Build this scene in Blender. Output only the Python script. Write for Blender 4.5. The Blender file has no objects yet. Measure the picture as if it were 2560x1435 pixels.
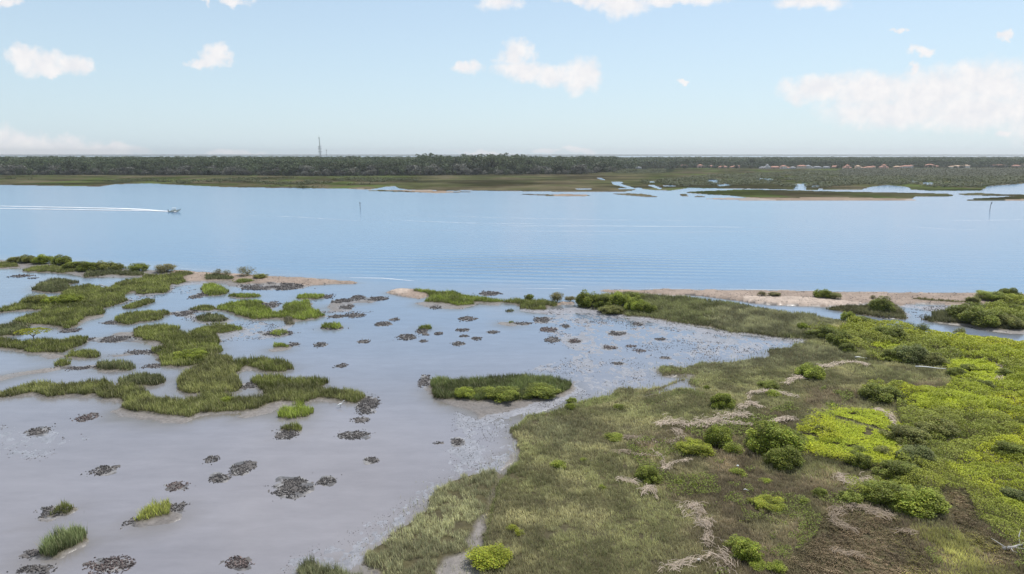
import bpy, math, random
import numpy as np
C = bpy.context; S = C.scene; col = S.collection
rad = math.radians
# ------------------------------------------------------------------ camera, sky, sun, exposure
CAM_H = 36.0; FPX = 1707.0; HORV = 385.0
PITCH = math.atan((717.5-HORV)/FPX)
cam = bpy.data.objects.new('camera', bpy.data.cameras.new('camera')); col.objects.link(cam); S.camera = cam
cam.location = (0, 0, CAM_H); cam.rotation_euler = (math.pi/2-PITCH, 0, 0)
cam.data.sensor_width = 36; cam.data.lens = 36*FPX/2560; cam.data.clip_start = .5; cam.data.clip_end = 200000
SUN_EL, SUN_AZ = 60.0, 38.0            # azimuth clockwise from the view direction (+Y)
sd = bpy.data.lights.new('sun', 'SUN'); sd.energy = 3.9; sd.angle = rad(.5); sd.color = (1, .965, .90)
sun = bpy.data.objects.new('sun', sd); col.objects.link(sun)
sun.rotation_euler = (rad(90-SUN_EL), 0, math.pi-rad(SUN_AZ))
S.view_settings.view_transform = 'Standard'; S.view_settings.look = 'None'; S.view_settings.gamma = 1
S.view_settings.exposure = 0.06
cp, sp = math.cos(PITCH), math.sin(PITCH)

def ray(u, v):
    X = (u-1280)/FPX; Y = (717.5-v)/FPX
    return X, cp+Y*sp, -sp+Y*cp
def P2W(u, v, z=0.0):
    X, dy, dz = ray(np.asarray(u, float), np.asarray(v, float)); t = (z-CAM_H)/dz
    return X*t, dy*t
def W2P(x, y, z=0.0):
    f = y*cp-(z-CAM_H)*sp; up = y*sp+(z-CAM_H)*cp
    return 1280+FPX*x/f, 717.5-FPX*up/f
def dist(x, y): return np.sqrt(x*x+y*y+CAM_H**2)

W = bpy.data.worlds.new('World'); S.world = W; W.use_nodes = True
nt = W.node_tree; N = nt.nodes; L = nt.links; N.clear()
out = N.new('ShaderNodeOutputWorld'); bg = N.new('ShaderNodeBackground'); L.new(bg.outputs[0], out.inputs[0])
sky = N.new('ShaderNodeTexSky'); sky.sky_type = 'NISHITA'; sky.sun_disc = False
sky.sun_elevation = rad(SUN_EL); sky.sun_rotation = rad(SUN_AZ); sky.air_density = 1.0; sky.dust_density = .6; sky.ozone_density = 2.2; sky.altitude = 0
bg.inputs['Strength'].default_value = .125
def math_n(nodes, links, op, a, b=None, c=None, clamp=False):
    n = nodes.new('ShaderNodeMath'); n.operation = op; n.use_clamp = clamp
    for i, s in enumerate((a, b, c)):
        if s is None: continue
        if isinstance(s, (int, float)): n.inputs[i].default_value = s
        else: links.new(s, n.inputs[i])
    return n.outputs[0]
def vmath(nodes, links, op, a, b=None, c=None):
    n = nodes.new('ShaderNodeVectorMath'); n.operation = op
    for i, s in enumerate((a, b, c)):
        if s is None: continue
        if isinstance(s, tuple): n.inputs[i].default_value = s
        else: links.new(s, n.inputs[i])
    return n
CLOUDS = [(60,140,45,28),(110,158,66,32),(190,162,42,26),(140,180,50,18),(540,140,36,32),(505,156,50,10),
 (1285,135,46,32),(1300,175,68,30),(1380,185,62,30),(1455,190,52,42),(1170,166,44,17),
 (1560,8,62,40),(1480,-8,90,20),(1700,-6,130,20),(2020,2,90,20),(1245,3,58,24),
 (2050,222,100,38),(2180,225,115,50),(2330,232,145,62),(2470,212,120,62),(2250,278,190,50),(2440,280,160,50),(2600,262,130,100),
 (-20,368,150,52),(120,370,140,32),(250,378,130,18),(60,352,70,28),(-30,335,70,20),
 (2305,130,36,12),(2280,175,20,16),(2250,75,16,8),(2515,90,28,11),(15,2,40,16),(590,2,44,12),(510,5,16,13),(1710,198,22,5),(2505,340,24,9),
 (590,382,70,8),(1365,378,45,7),(1450,376,34,9),(1210,382,80,5)]
tc = N.new('ShaderNodeTexCoord')
sep = N.new('ShaderNodeSeparateXYZ'); L.new(tc.outputs['Generated'], sep.inputs[0])
yy = math_n(N, L, 'MAXIMUM', sep.outputs[1], .05)
qx = math_n(N, L, 'DIVIDE', sep.outputs[0], yy); qz = math_n(N, L, 'DIVIDE', sep.outputs[2], yy)
comb = N.new('ShaderNodeCombineXYZ'); L.new(qx, comb.inputs[0]); L.new(qz, comb.inputs[1])
n1 = N.new('ShaderNodeTexNoise'); n1.inputs['Scale'].default_value = 22; n1.inputs['Detail'].default_value = 6; n1.inputs['Roughness'].default_value = .62
L.new(comb.outputs[0], n1.inputs['Vector'])
warp = vmath(N, L, 'SUBTRACT', n1.outputs['Color'], (.5, .5, .5)); warp = vmath(N, L, 'MULTIPLY', warp.outputs[0], (.075, .040, 0))
pos = vmath(N, L, 'ADD', comb.outputs[0], warp.outputs[0])
best = None
for (u, v, rx, ry) in CLOUDS:
    X, dy, dz = ray(u, v); k = 1/(FPX*dy)
    a = vmath(N, L, 'SUBTRACT', pos.outputs[0], (X/dy, dz/dy, 0)); a = vmath(N, L, 'MULTIPLY', a.outputs[0], (1/(rx*k*1.12), 1/(ry*k*1.12), 0))
    d = vmath(N, L, 'DOT_PRODUCT', a.outputs[0], a.outputs[0]).outputs['Value']
    best = d if best is None else math_n(N, L, 'SMOOTH_MIN', best, d, .3)
n2 = N.new('ShaderNodeTexNoise'); n2.inputs['Scale'].default_value = 40; n2.inputs['Detail'].default_value = 8; n2.inputs['Roughness'].default_value = .6
L.new(comb.outputs[0], n2.inputs['Vector'])
t = math_n(N, L, 'SUBTRACT', 1.0, best); t = math_n(N, L, 'MULTIPLY_ADD', math_n(N, L, 'SUBTRACT', n2.outputs['Fac'], .5), 1.0, t)
mr = N.new('ShaderNodeMapRange'); mr.interpolation_type = 'SMOOTHSTEP'; L.new(t, mr.inputs[0])
mr.inputs[1].default_value = -.22; mr.inputs[2].default_value = .98; mr.inputs[3].default_value = 0; mr.inputs[4].default_value = .97
# broken clouds over the rest of the sky, seen only in reflections and from other positions
n3 = N.new('ShaderNodeTexNoise'); n3.inputs['Scale'].default_value = 2.4; n3.inputs['Detail'].default_value = 8; L.new(tc.outputs['Generated'], n3.inputs['Vector'])
hi = N.new('ShaderNodeMapRange'); L.new(sep.outputs[2], hi.inputs[0]); hi.inputs[1].default_value = .30; hi.inputs[2].default_value = .55
n3m = N.new('ShaderNodeMapRange'); L.new(n3.outputs['Fac'], n3m.inputs[0]); n3m.inputs[1].default_value = .45; n3m.inputs[2].default_value = .62; n3m.inputs[4].default_value = .85
back = math_n(N, L, 'MULTIPLY', n3m.outputs[0], hi.outputs[0])
cf = math_n(N, L, 'MAXIMUM', mr.outputs[0], back)
shade = N.new('ShaderNodeMapRange'); L.new(n2.outputs['Fac'], shade.inputs[0]); shade.inputs[1].default_value = .35; shade.inputs[2].default_value = .7
cc = N.new('ShaderNodeMix'); cc.data_type = 'RGBA'; L.new(shade.outputs[0], cc.inputs[0])
cc.inputs[6].default_value = (6.6, 6.6, 6.85, 1); cc.inputs[7].default_value = (7.6, 7.45, 7.4, 1)
# thin bright veil low in the sky
tint = N.new('ShaderNodeMix'); tint.data_type = 'RGBA'; L.new(sky.outputs[0], tint.inputs[6])
veil = N.new('ShaderNodeMapRange'); L.new(sep.outputs[2], veil.inputs[0]); veil.inputs[1].default_value = -.02; veil.inputs[2].default_value = .42; veil.inputs[3].default_value = .80; veil.inputs[4].default_value = .20
L.new(veil.outputs[0], tint.inputs[0]); tint.inputs[7].default_value = (5.05, 6.35, 7.25, 1)
mx = N.new('ShaderNodeMix'); mx.data_type = 'RGBA'; L.new(cf, mx.inputs[0]); L.new(tint.outputs[2], mx.inputs[6]); L.new(cc.outputs[2], mx.inputs[7])
L.new(mx.outputs[2], bg.inputs['Color'])

# ------------------------------------------------------------------ helpers
rng = np.random.default_rng(7); random.seed(7)
TAB = np.random.default_rng(3).random((256, 256)).astype(np.float32)
def vn(x, y, s=0):
    x = np.asarray(x)+s*17.3; y = np.asarray(y)+s*9.1
    xi = np.floor(x).astype(int); yi = np.floor(y).astype(int); fx = x-xi; fy = y-yi
    fx = fx*fx*(3-2*fx); fy = fy*fy*(3-2*fy)
    a = TAB[xi & 255, yi & 255]; b = TAB[(xi+1) & 255, yi & 255]; c = TAB[xi & 255, (yi+1) & 255]; d = TAB[(xi+1) & 255, (yi+1) & 255]
    return (a*(1-fx)+b*fx)*(1-fy)+(c*(1-fx)+d*fx)*fy
def fbm(x, y, sc, oc=4, s=0):
    r = 0; a = 1; t = 0
    for i in range(oc): r = r+a*vn(x/sc*2**i, y/sc*2**i, s+i); t += a; a *= .55
    return r/t
def sstep(a, b, x): x = np.clip((x-a)/(b-a), 0, 1); return x*x*(3-2*x)
def lerp(a, b, t): return a+(b-a)*t
def tag(o, label=None, cat=None, group=None, kind=None):
    for k, v in (('label', label), ('category', cat), ('group', group), ('kind', kind)):
        if v: o[k] = v
    return o
def link(name, me, parent=None):
    o = bpy.data.objects.new(name, me); col.objects.link(o)
    if parent: o.parent = parent
    return o
def empty(name, loc, rz=0, sc=1):
    o = link(name, None); o.location = loc; o.rotation_euler = (0, 0, rz); o.scale = (sc,)*3 if isinstance(sc, (int, float)) else sc
    o.empty_display_size = .3; return o
def qmesh(name, V, F, mat, cols=None, smooth=False):
    me = bpy.data.meshes.new(name); V = np.asarray(V, np.float32).reshape(-1, 3); F = np.asarray(F, np.int32)
    n, k = F.shape
    me.vertices.add(len(V)); me.vertices.foreach_set('co', V.ravel())
    me.loops.add(n*k); me.loops.foreach_set('vertex_index', F.ravel())
    me.polygons.add(n); me.polygons.foreach_set('loop_start', np.arange(0, n*k, k, dtype=np.int32))
    if smooth: me.polygons.foreach_set('use_smooth', np.ones(n, bool))
    if cols is not None:
        for nm, arr in cols.items():
            arr = np.asarray(arr, np.float32)
            if arr.ndim == 1: a = me.attributes.new(nm, 'FLOAT', 'POINT'); a.data.foreach_set('value', arr)
            else:
                a = me.attributes.new(nm, 'FLOAT_COLOR', 'POINT'); a.data.foreach_set('color', np.concatenate([arr, np.ones((len(arr), 1), np.float32)], 1).ravel())
    me.update(calc_edges=True); me.validate(); me.materials.append(mat); return me
class MB:                                   # small hand-made meshes
    def __init__(s): s.v = []; s.f = []
    def box(s, c, d, rz=0, tx=1, ty=1):
        b = len(s.v); ca, sa = math.cos(rz), math.sin(rz)
        for z, kx, ky in ((-1, 1, 1), (1, tx, ty)):
            for x, y in ((-1, -1), (1, -1), (1, 1), (-1, 1)):
                px, py = x*d[0]/2*kx, y*d[1]/2*ky
                s.v.append((c[0]+px*ca-py*sa, c[1]+px*sa+py*ca, c[2]+z*d[2]/2))
        for q in ((3, 2, 1, 0), (4, 5, 6, 7), (0, 1, 5, 4), (1, 2, 6, 5), (2, 3, 7, 6), (3, 0, 4, 7)): s.f.append(tuple(b+i for i in q))
        return s
    def tube(s, pts, rs, n=8, cap=True):
        b = len(s.v); P = [np.array(p, float) for p in pts]
        for i, p in enumerate(P):
            d = P[min(i+1, len(P)-1)]-P[max(i-1, 0)]; d /= np.linalg.norm(d)+1e-9
            a = np.cross(d, (0, 0, 1) if abs(d[2]) < .9 else (1, 0, 0)); a /= np.linalg.norm(a); c = np.cross(d, a)
            r = rs[i] if isinstance(rs, (list, tuple)) else rs
            for k in range(n):
                t = 2*math.pi*k/n; s.v.append(tuple(p+a*math.cos(t)*r+c*math.sin(t)*r))
        for i in range(len(P)-1):
            for k in range(n): s.f.append((b+i*n+k, b+i*n+(k+1) % n, b+(i+1)*n+(k+1) % n, b+(i+1)*n+k))
        if cap: s.f.append(tuple(b+k for k in range(n))[::-1]); s.f.append(tuple(b+(len(P)-1)*n+k for k in range(n)))
        return s
    def loft(s, rings, cap=True):
        b = len(s.v); n = len(rings[0])
        for r in rings: s.v += [tuple(p) for p in r]
        for i in range(len(rings)-1):
            for k in range(n): s.f.append((b+i*n+k, b+i*n+(k+1) % n, b+(i+1)*n+(k+1) % n, b+(i+1)*n+k))
        if cap: s.f.append(tuple(b+k for k in range(n))[::-1]); s.f.append(tuple(b+(len(rings)-1)*n+k for k in range(n)))
        return s
    def poly(s, pts): b = len(s.v); s.v += [tuple(p) for p in pts]; s.f.append(tuple(range(b, b+len(pts)))); return s
    def mesh(s, name, mat, smooth=False):
        me = bpy.data.meshes.new(name); me.from_pydata(s.v, [], s.f); me.materials.append(mat)
        if smooth: me.polygons.foreach_set('use_smooth', np.ones(len(me.polygons), bool))
        me.update(); return me
    def build(s, name, mat, parent=None, smooth=False): return link(name, s.mesh(name, mat, smooth), parent)

def newmat(name):
    m = bpy.data.materials.new(name); m.use_nodes = True; nt = m.node_tree; b = nt.nodes['Principled BSDF']; return m, nt.nodes, nt.links, b
def plain(name, c, rough=.6, var=.12, scale=3, metal=0):
    m, n, l, b = newmat(name); b.inputs['Roughness'].default_value = rough; b.inputs['Metallic'].default_value = metal
    tx = n.new('ShaderNodeTexNoise'); tx.inputs['Scale'].default_value = scale; tx.inputs['Detail'].default_value = 4
    t = n.new('ShaderNodeTexCoord'); l.new(t.outputs['Object'], tx.inputs['Vector'])
    r = n.new('ShaderNodeMix'); r.data_type = 'RGBA'; l.new(tx.outputs['Fac'], r.inputs[0])
    r.inputs[6].default_value = (*[x*(1-var) for x in c], 1); r.inputs[7].default_value = (*[min(1, x*(1+var)) for x in c], 1)
    l.new(r.outputs[2], b.inputs['Base Color']); return m
def leafmat(name, trans=.35, use_obj=False, spec=.3, rough=.55, up=0):
    m, n, l, b = newmat(name)
    a = n.new('ShaderNodeAttribute'); a.attribute_name = 'col'; c = a.outputs['Color']
    if use_obj:
        oi = n.new('ShaderNodeObjectInfo'); mm = n.new('ShaderNodeMix'); mm.data_type = 'RGBA'; mm.blend_type = 'MULTIPLY'; mm.inputs[0].default_value = 1
        l.new(a.outputs['Color'], mm.inputs[6]); l.new(oi.outputs['Color'], mm.inputs[7]); c = mm.outputs[2]
    l.new(c, b.inputs['Base Color']); b.inputs['Roughness'].default_value = rough; b.inputs['Specular IOR Level'].default_value = spec
    if up:
        g = n.new('ShaderNodeNewGeometry'); v1 = vmath(n, l, 'MULTIPLY_ADD', g.outputs['Normal'], (1-up, 1-up, 1-up), (0, 0, up)); v2 = vmath(n, l, 'NORMALIZE', v1.outputs[0]); l.new(v2.outputs[0], b.inputs['Normal'])
    tr = n.new('ShaderNodeBsdfTranslucent'); l.new(c, tr.inputs[0]); mix = n.new('ShaderNodeMixShader'); mix.inputs[0].default_value = trans
    l.new(b.outputs[0], mix.inputs[1]); l.new(tr.outputs[0], mix.inputs[2]); l.new(mix.outputs[0], n['Material Output'].inputs[0]); return m
M_grass = leafmat('marsh_grass', .30, spec=.10, up=.55); M_leaf = leafmat('leaves', .28, True, spec=.15, up=.35); M_leafc = leafmat('scrub_leaves', .28, spec=.15, up=.35)
M_bark = plain('bark', (.16, .14, .12), .9, .3, 6); M_grey = plain('weathered_wood', (.42, .40, .38), .8, .25, 8)
M_shell = leafmat('oyster_shell', .0, spec=.4, rough=.6); M_straw = leafmat('dead_reed', .15, spec=.2)
M_white = plain('white_paint', (.78, .78, .76), .35, .04); M_dark = plain('dark_wood', (.05, .05, .055), .7, .3, 5)

# ------------------------------------------------------------------ photographed outlines, as ground-plane maps
BL = dict(Z=(1, 0, 0), A=(3.587, 0, 620), B=(3.657, 600, 660), C=(3.657, 1200, 660), D=(3.657, 1860, 660), E=(2.959, 0, 950), F=(2.453, 650, 850),
 G=(2.9586, 1300, 950), K=(3.224, 1860, 990), N=(4.571, 1440, 375), O=(4.571, 2000, 375), L=(2.977, 0, 340), M=(2.977, 860, 340), R=(2.977, 1700, 340))
def P(b, *xy):
    s, ox, oy = BL[b]; return [(x/s+ox, y/s+oy) for x, y in zip(xy[::2], xy[1::2])]
U0, V0, UW, VH = -500, 380, 1780, 1520      # raster: 2 px across, 1 px down
def fill(arr, poly, val=1):
    p = np.array(poly); x0 = max(0, int((p[:, 0].min()-U0)/2)-1); x1 = min(UW, int((p[:, 0].max()-U0)/2)+2)
    y0 = max(0, int(p[:, 1].min()-V0)-1); y1 = min(VH, int(p[:, 1].max()-V0)+2)
    if x1 <= x0 or y1 <= y0: return
    X, Y = np.meshgrid(np.arange(x0, x1)*2+U0+1, np.arange(y0, y1)+V0+.5); ins = np.zeros(X.shape, bool)
    q = np.roll(p, -1, 0)
    for (ax, ay), (bx, by) in zip(p, q):
        if ay == by: continue
        ins ^= ((ay > Y) != (by > Y)) & (X < (bx-ax)*(Y-ay)/(by-ay)+ax)
    arr[y0:y1, x0:x1][ins] = val
def raster(polys, dt=np.float32):
    a = np.zeros((VH, UW), dt)
    for p in polys: fill(a, p)
    return a
def look(arr, x, y, z=0):
    u, v = W2P(x, y, z); i = np.clip((v-V0).astype(int), 0, VH-1); j = np.clip(((u-U0)/2).astype(int), 0, UW-1); return arr[i, j]

# (name, outline, label, height, colour)
OL = (.115, .150, .030); BR = (.150, .215, .028); DK = (.085, .110, .035)
ISL = [
 ('wide', P('A',293,362,340,325,440,275,560,268,700,290,705,318,600,325,640,345,660,385,560,397,450,405,350,395,295,378), 'dark green hook-shaped grass islet in open water at the upper left', .8, DK),
 ('main', P('A',590,392,640,350,800,318,905,340,950,355,1010,345,1020,320,1100,285,1300,262,1300,235,1500,232,1630,240,1665,310,1600,332,1520,330,1528,380,1470,405,1290,418,1225,415,1225,385,1150,405,1100,425,1160,455,1140,475,1000,525,930,540,945,580,910,600,780,625,700,670,640,725,600,730,480,700,430,690,300,690,180,672,75,668,80,650,200,610,330,580,490,530,560,495,670,485,560,455,540,430), 'largest sprawling green marsh grass island of the left marsh', .8, OL),
 ('tongue', P('A',-400,600,0,540,100,510,180,490,190,460,300,440,380,455,480,440,600,430,680,465,680,490,520,510,480,540,330,560,220,560,100,570,0,578,-400,650), 'grass tongue with low bushes reaching in from the left edge above the big island', .8, OL),
 ('leftlow', P('A',-400,700,0,675,150,675,280,700,290,725,230,760,180,785,60,790,0,800,-400,830), 'grey green grass point behind the flat topped tree at the left edge', .7, DK),
 ('tree', P('A',-300,800,0,815,80,810,190,830,400,815,560,820,680,790,780,785,795,815,780,850,730,880,640,905,550,945,350,945,200,930,60,900,0,900,-300,900), 'grass island at the left edge carrying the flat topped yellowish tree', .8, OL),
 ('six', P('A',570,960,640,920,760,905,880,920,925,955,900,985,760,995,680,985,600,980), 'oval grass clump just right below the island with the flat topped tree', .7, OL),
 ('seven', P('A',450,1055,490,1010,560,985,640,1000,640,1035,560,1068), 'small grass clump at the end of the thin mud spit from the left edge', .7, OL),
 ('eight', P('A',820,1060,860,1020,1000,1008,1150,1010,1235,1040,1235,1075,1180,1100,1080,1108,960,1104,850,1092), 'oval dark grass islet between two pools left of the large centre islands', .8, DK),
 ('nine', P('A',1085,515,1200,480,1300,450,1390,455,1385,488,1280,518,1200,545,1130,550,1085,535), 'small slanting grass islet just right of the largest island', .7, OL),
 ('ten', P('A',1000,640,1040,610,1150,575,1300,560,1500,552,1548,570,1530,600,1430,620,1480,625,1450,645,1330,660,1250,670,1180,690,1080,685,1010,660), 'long low grass islet with a pale stripe between two blue channels', .7, OL),
 ('eleven', P('A',1815,350,1840,322,1940,318,1990,345,2080,380,2030,410,1960,425,1880,430,1822,405), 'bright green rounded grass islet below the sandy beach', .8, BR),
 ('twelve', P('A',2010,430,2080,403,2200,396,2320,408,2332,436,2240,450,2100,446), 'thin bright grass strip with a dark tip below the left beach', .6, BR),
 ('thirteen', P('A',1680,550,1760,513,1850,502,1930,508,1960,542,1880,566,1760,568), 'small grass clump touching the left end of the bright wide islet', .6, OL),
 ('fourteen', P('B',-210,400,-160,368,-60,340,0,328,190,330,205,355,190,375,280,395,290,425,370,440,400,405,380,375,500,338,630,333,645,360,640,385,760,440,772,480,700,502,590,518,400,495,200,508,100,512,0,475,-60,452,-130,432,-206,418), 'wide bright green grass islet with a notch of black shells in its top edge', .8, BR),
 ('fifteen', P('A',1745,645,1770,605,1880,583,2000,598,2072,625,2040,658,1950,668,1800,668), 'dark oval grass islet below the wide bright one', .7, DK),
 ('sixteen', P('A',1708,752,1740,715,1850,688,2050,672,2180,698,2202,722,2120,748,2000,768,1850,768,1760,768), 'long flat grass islet right beside the top of the centre island', .7, OL),
 ('seventeen', P('A',1172,742,1220,705,1400,683,1600,688,1625,740,1700,765,1850,752,1940,768,1945,800,1995,880,1985,935,1870,962,1850,1030,1700,1062,1580,1074,1450,1054,1438,980,1368,930,1380,890,1500,872,1440,842,1300,834,1225,795), 'tall stepped grass island with a bright yellow green patch in the middle', .9, OL),
 ('eighteen', P('A',1590,1190,1640,1110,1750,1060,1850,1030,1880,958,2050,958,2130,1000,2175,1080,2130,1130,2155,1200,2140,1285,2000,1304,1850,1314,1700,1305,1620,1285,1578,1262), 'light streaked grass island below the stepped one', .9, (.17, .205, .055)),
 ('nineteen', P('B',-40,880,0,866,60,852,200,842,350,858,440,888,500,918,508,962,400,988,300,993,150,965,60,945,0,985,-50,960), 'rounded olive grass point facing the open lagoon', .9, OL),
 ('twenty', P('A',-500,1330,0,1290,60,1260,200,1225,400,1203,600,1212,800,1188,960,1178,1000,1215,1060,1240,1200,1250,1300,1265,1350,1300,1420,1330,1560,1345,1650,1355,1850,1312,2050,1302,2150,1320)+P('B',190,1192,350,1150,500,1120,700,1128,900,1138,1060,1143,1180,1203,1150,1232,1070,1267,950,1252,700,1227,560,1277,400,1262,250,1292,130,1332,0,1352)+P('E',1500,247,1400,277,1270,267,1100,242,980,237,920,192,900,142,760,137,700,107,540,112,380,127,240,92,100,120,0,132,-300,150), 'very long curving grass bank across the left with a shell point at its right end', .9, (.125, .155, .040)),
 ('twentyone', P('B',88,1055,200,1008,380,1018,500,1033,620,1022,760,1033,805,1075,760,1112,700,1132,500,1122,350,1158,220,1170,160,1135,92,1085), 'broad grass hump behind the right half of the long curving bank', .9, OL),
 ('twentytwo', P('A',1035,1210,1080,1158,1200,1128,1300,1104,1450,1128,1502,1170,1470,1214,1350,1240,1200,1245,1080,1230), 'mounded dark grass islet behind the middle of the long curving bank', .8, DK),
 ('tussock1', P('E',2050,245,2080,195,2200,182,2312,187,2325,250,2272,282,2150,293,2056,270), 'bright flat topped tussock in the cove under the long curving bank', .8, BR),
 ('tussock2', P('E',2056,355,2100,330,2160,316,2235,316,2230,368,2185,398,2108,385), 'small half dead tussock on shells just below the bright flat topped one', .7, OL),
 ('tussock3', P('E',405,970,450,918,500,910,552,928,548,972,490,1004,415,1004), 'little green tuft on a dark shell bank at the lower left', .7, OL),
 ('tussock4', P('E',985,1030,1050,968,1150,915,1220,898,1285,912,1275,972,1240,1004,1130,1035,1060,1060,1000,1052), 'yellow green elongated tussock alone in the lower left lagoon', .9, (.20, .25, .045)),
 ('tussock5', P('E',290,1230,370,1165,450,1122,530,1085,645,1098,655,1172,600,1234,500,1275,400,1316,300,1296), 'shaggy dark green tussock near the lower left corner', 1.0, (.11, .155, .05)),
 ('tussock6', P('F',215,1500,262,1370,320,1330,365,1385,500,1392,620,1420,640,1560,240,1560), 'ragged grass tuft at the bottom edge of the picture', .8, (.12, .15, .06)),
 ('tussock7', P('B',738,585,755,542,830,526,912,530,935,575,900,598,800,596), 'round bright tussock on a shell base in the upper lagoon', .8, BR),
 ('tussock8', P('B',515,305,535,273,650,262,760,272,770,305,700,322,560,320), 'flat green islet with black shell tail beside the arched shell bank', .7, BR),
 ('tussock9', P('B',392,545,408,500,480,500,503,548,440,566), 'pale tuft on mud below the wide bright islet', .6, (.14, .15, .08)),
 ('tussock10', P('B',255,640,305,602,380,592,458,606,455,643,350,660), 'low tuft ringed with shells left of the round bright tussock', .6, BR),
 ('tussock11', P('B',-30,570,0,560,40,566,50,600,0,618,-30,610), 'small tuft on the shell flat right of the long flat islet', .6, BR),
 ('tussock12', P('B',295,742,318,710,400,705,462,735,442,768,340,768), 'isolated low tuft on a pale mud fan', .6, BR),
 ('tussock13', P('B',1625,585,1675,552,1740,545,1780,575,1745,600,1640,605), 'bright tuft topping a shell clump near the centre', .7, BR),
 ('tussock14', P('C',225,432,240,402,320,402,322,432,270,440), 'tiny grey tuft on shells left of the far mud bank', .5, DK),
 ('tussock15', P('C',262,540,270,508,312,505,320,535,290,545), 'tiny green tuft at the left end of a thin shell line', .5, BR),
 ('shelf', P('B',1715,1060,1760,1033,1830,1036,2000,1046,2200,1032,2400,1016,2560,1006)+P('C',180,1016,400,1006,600,1016,750,1046,850,1080,805,1150,700,1202,560,1238,400,1254,200,1260,0,1260)+P('B',2100,1256,1960,1246,1800,1230,1768,1150,1735,1110), 'large lens-shaped grass island with bushes in the centre of the lagoon', .9, (.095, .135, .035)),
 ('spit', P('B',1550,248,1620,232,1750,242,1960,242,2100,286,2200,298,2410,316,2424,345,2300,360,2150,345,2140,370,2000,384,1900,366,1800,354,1680,348,1640,335,1750,302,1700,282,1600,258), 'bright grass ridge on the spit behind the upper lagoon', .8, BR),
 ('spit2', P('C',228,322,450,316,640,330,745,366,700,388,612,385,602,420,480,424,355,408,380,374,228,352), 'second grass ridge between the spit and the mangrove bushes', .8, OL),
 ('shore1', P('A',-500,130,0,122,60,118,160,138,168,170,0,182,-500,200), 'far shore grass at the left edge under the round bushes', .7, OL),
 ('shore2', P('A',190,195,300,163,450,150,700,182,722,212,560,226,400,218,260,216), 'grass bank below the row of shoreline bushes', .7, OL),
 ('shore3', P('A',755,242,780,203,880,186,1050,196,1290,212,1298,252,1150,252,1000,240,880,258,768,266), 'dark grass ridge between the shoreline bushes and a pool', .8, DK),
 ('shore4', P('A',1540,228,1620,210,1720,214,1724,248,1640,262,1560,250), 'little grass patch where the left beach begins', .6, OL),
 ('shore5', P('A',1835,278,1850,242,1980,236,2105,262,2085,294,1850,296), 'short dark hedge of grass on the left beach', .8, DK),
 ('shore6', P('A',2070,305,2150,278,2262,282,2268,314,2150,322), 'bright grass strip below the pale beach bush', .6, BR),
 ('creek1', P('D',735,395,900,375,1100,368,1200,350,1350,345,1460,430,1475,505,1300,498,1150,475,1020,465,900,435,760,415), 'grass bank along the creek around the dark round bush', .8, (.11, .125, .045)),
 ('creek2', P('D',1680,435,1850,420,2000,395,2200,390,2350,340,2560,300,3300,280,3300,700,2560,604,2400,606,2200,586,2050,552,1900,546,1750,536,1585,504,1650,484,1730,474), 'grass and mangrove land across the creek at the right edge', .9, (.10, .12, .045)),
 ('beachgrass', P('D',1470,318,1600,312,1900,336,2200,348,2200,368,1900,362,1600,340,1480,326), 'thin yellow green grass strip on the right beach', .5, (.17, .19, .05)),
]
MAIN = P('D',620,700,640,560,720,482,920,502,1150,532,1350,552,1480,582,1600,597,1700,612,1850,642,2000,668,2200,655,2350,692,2560,722,3600,800)+P('Z',3200,1950,1180,1950)+P('F',1330,1435,1290,1380,1288,1320,1380,1240,1400,1120,1425,1000,1452,900,1485,800,1560,735,1600,660,1590,620,1530,570,1535,530,1600,470,1640,445)+P('C',430,1360,600,1338,800,1290,850,1240,1000,1218,1200,1175,1320,1215,1500,1215,1700,1140,1850,1120,2060,1165,1900,1100,1880,1070,1960,1020,1880,1008,1800,1025,1650,1024,1612,985,1640,930,1760,925,1880,936,2000,893,2300,883,2560,832)+P('D',0,856,225,830,240,770,400,755,500,720)
PEN = P('C',1200,262,1350,252,1500,270,1650,280,1800,290,2000,312,2250,342,2500,378)+P('D',100,382,250,412,420,442,640,452,720,482,640,560,640,704,450,692,250,668,0,638)+P('C',2300,633,2100,575,1800,545,1700,515,1550,495,1360,484,1310,450,1110,446,1100,402,905,384,920,330,1000,290)
LOW = P('F',1450,780,1300,818,1180,855,1060,935,1040,1020,900,1115,780,1235,640,1290,632,1350,700,1412,780,1500,700,1700,1100,1700,1085,1435,1150,1345,1262,1310,1288,1205,1330,1130,1395,1080,1418,960,1448,880)
STRAND = P('C',1195,1180,1280,1118,1400,1125,1500,1130,1700,1080,1750,1060,1880,1020,1900,1050,1760,1100,1560,1175,1440,1215,1330,1215)
isl_id = np.zeros((VH, UW), np.uint8)
BASE_ID = {'MAIN': 200, 'PEN': 201, 'LOW': 202, 'STRAND': 203}
fill(isl_id, MAIN, 200); fill(isl_id, PEN, 201); fill(isl_id, LOW, 202); fill(isl_id, STRAND, 203)
for i, it in enumerate(ISL): fill(isl_id, it[1], i+1)
ht = np.full(256, .55, np.float32); ht[200] = .45; ht[201] = .75; ht[202] = .6; ht[203] = .5
for i, it in enumerate(ISL): ht[i+1] = it[3]
seen = isl_id > 0
vv = np.arange(VH)+V0+.5; _, yr = P2W(np.full(VH, 1280.), vv); dr = dist(0, yr)
hpx = np.round(.62*.8*FPX*np.cos(np.arctan(CAM_H/yr))/dr).astype(int)
base = seen.copy()
for r in range(VH):
    s = max(0, r-hpx[r]); base[r] = seen[r] & seen[s]
grassbase = np.where(base, isl_id, 0).astype(np.uint8)
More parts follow.
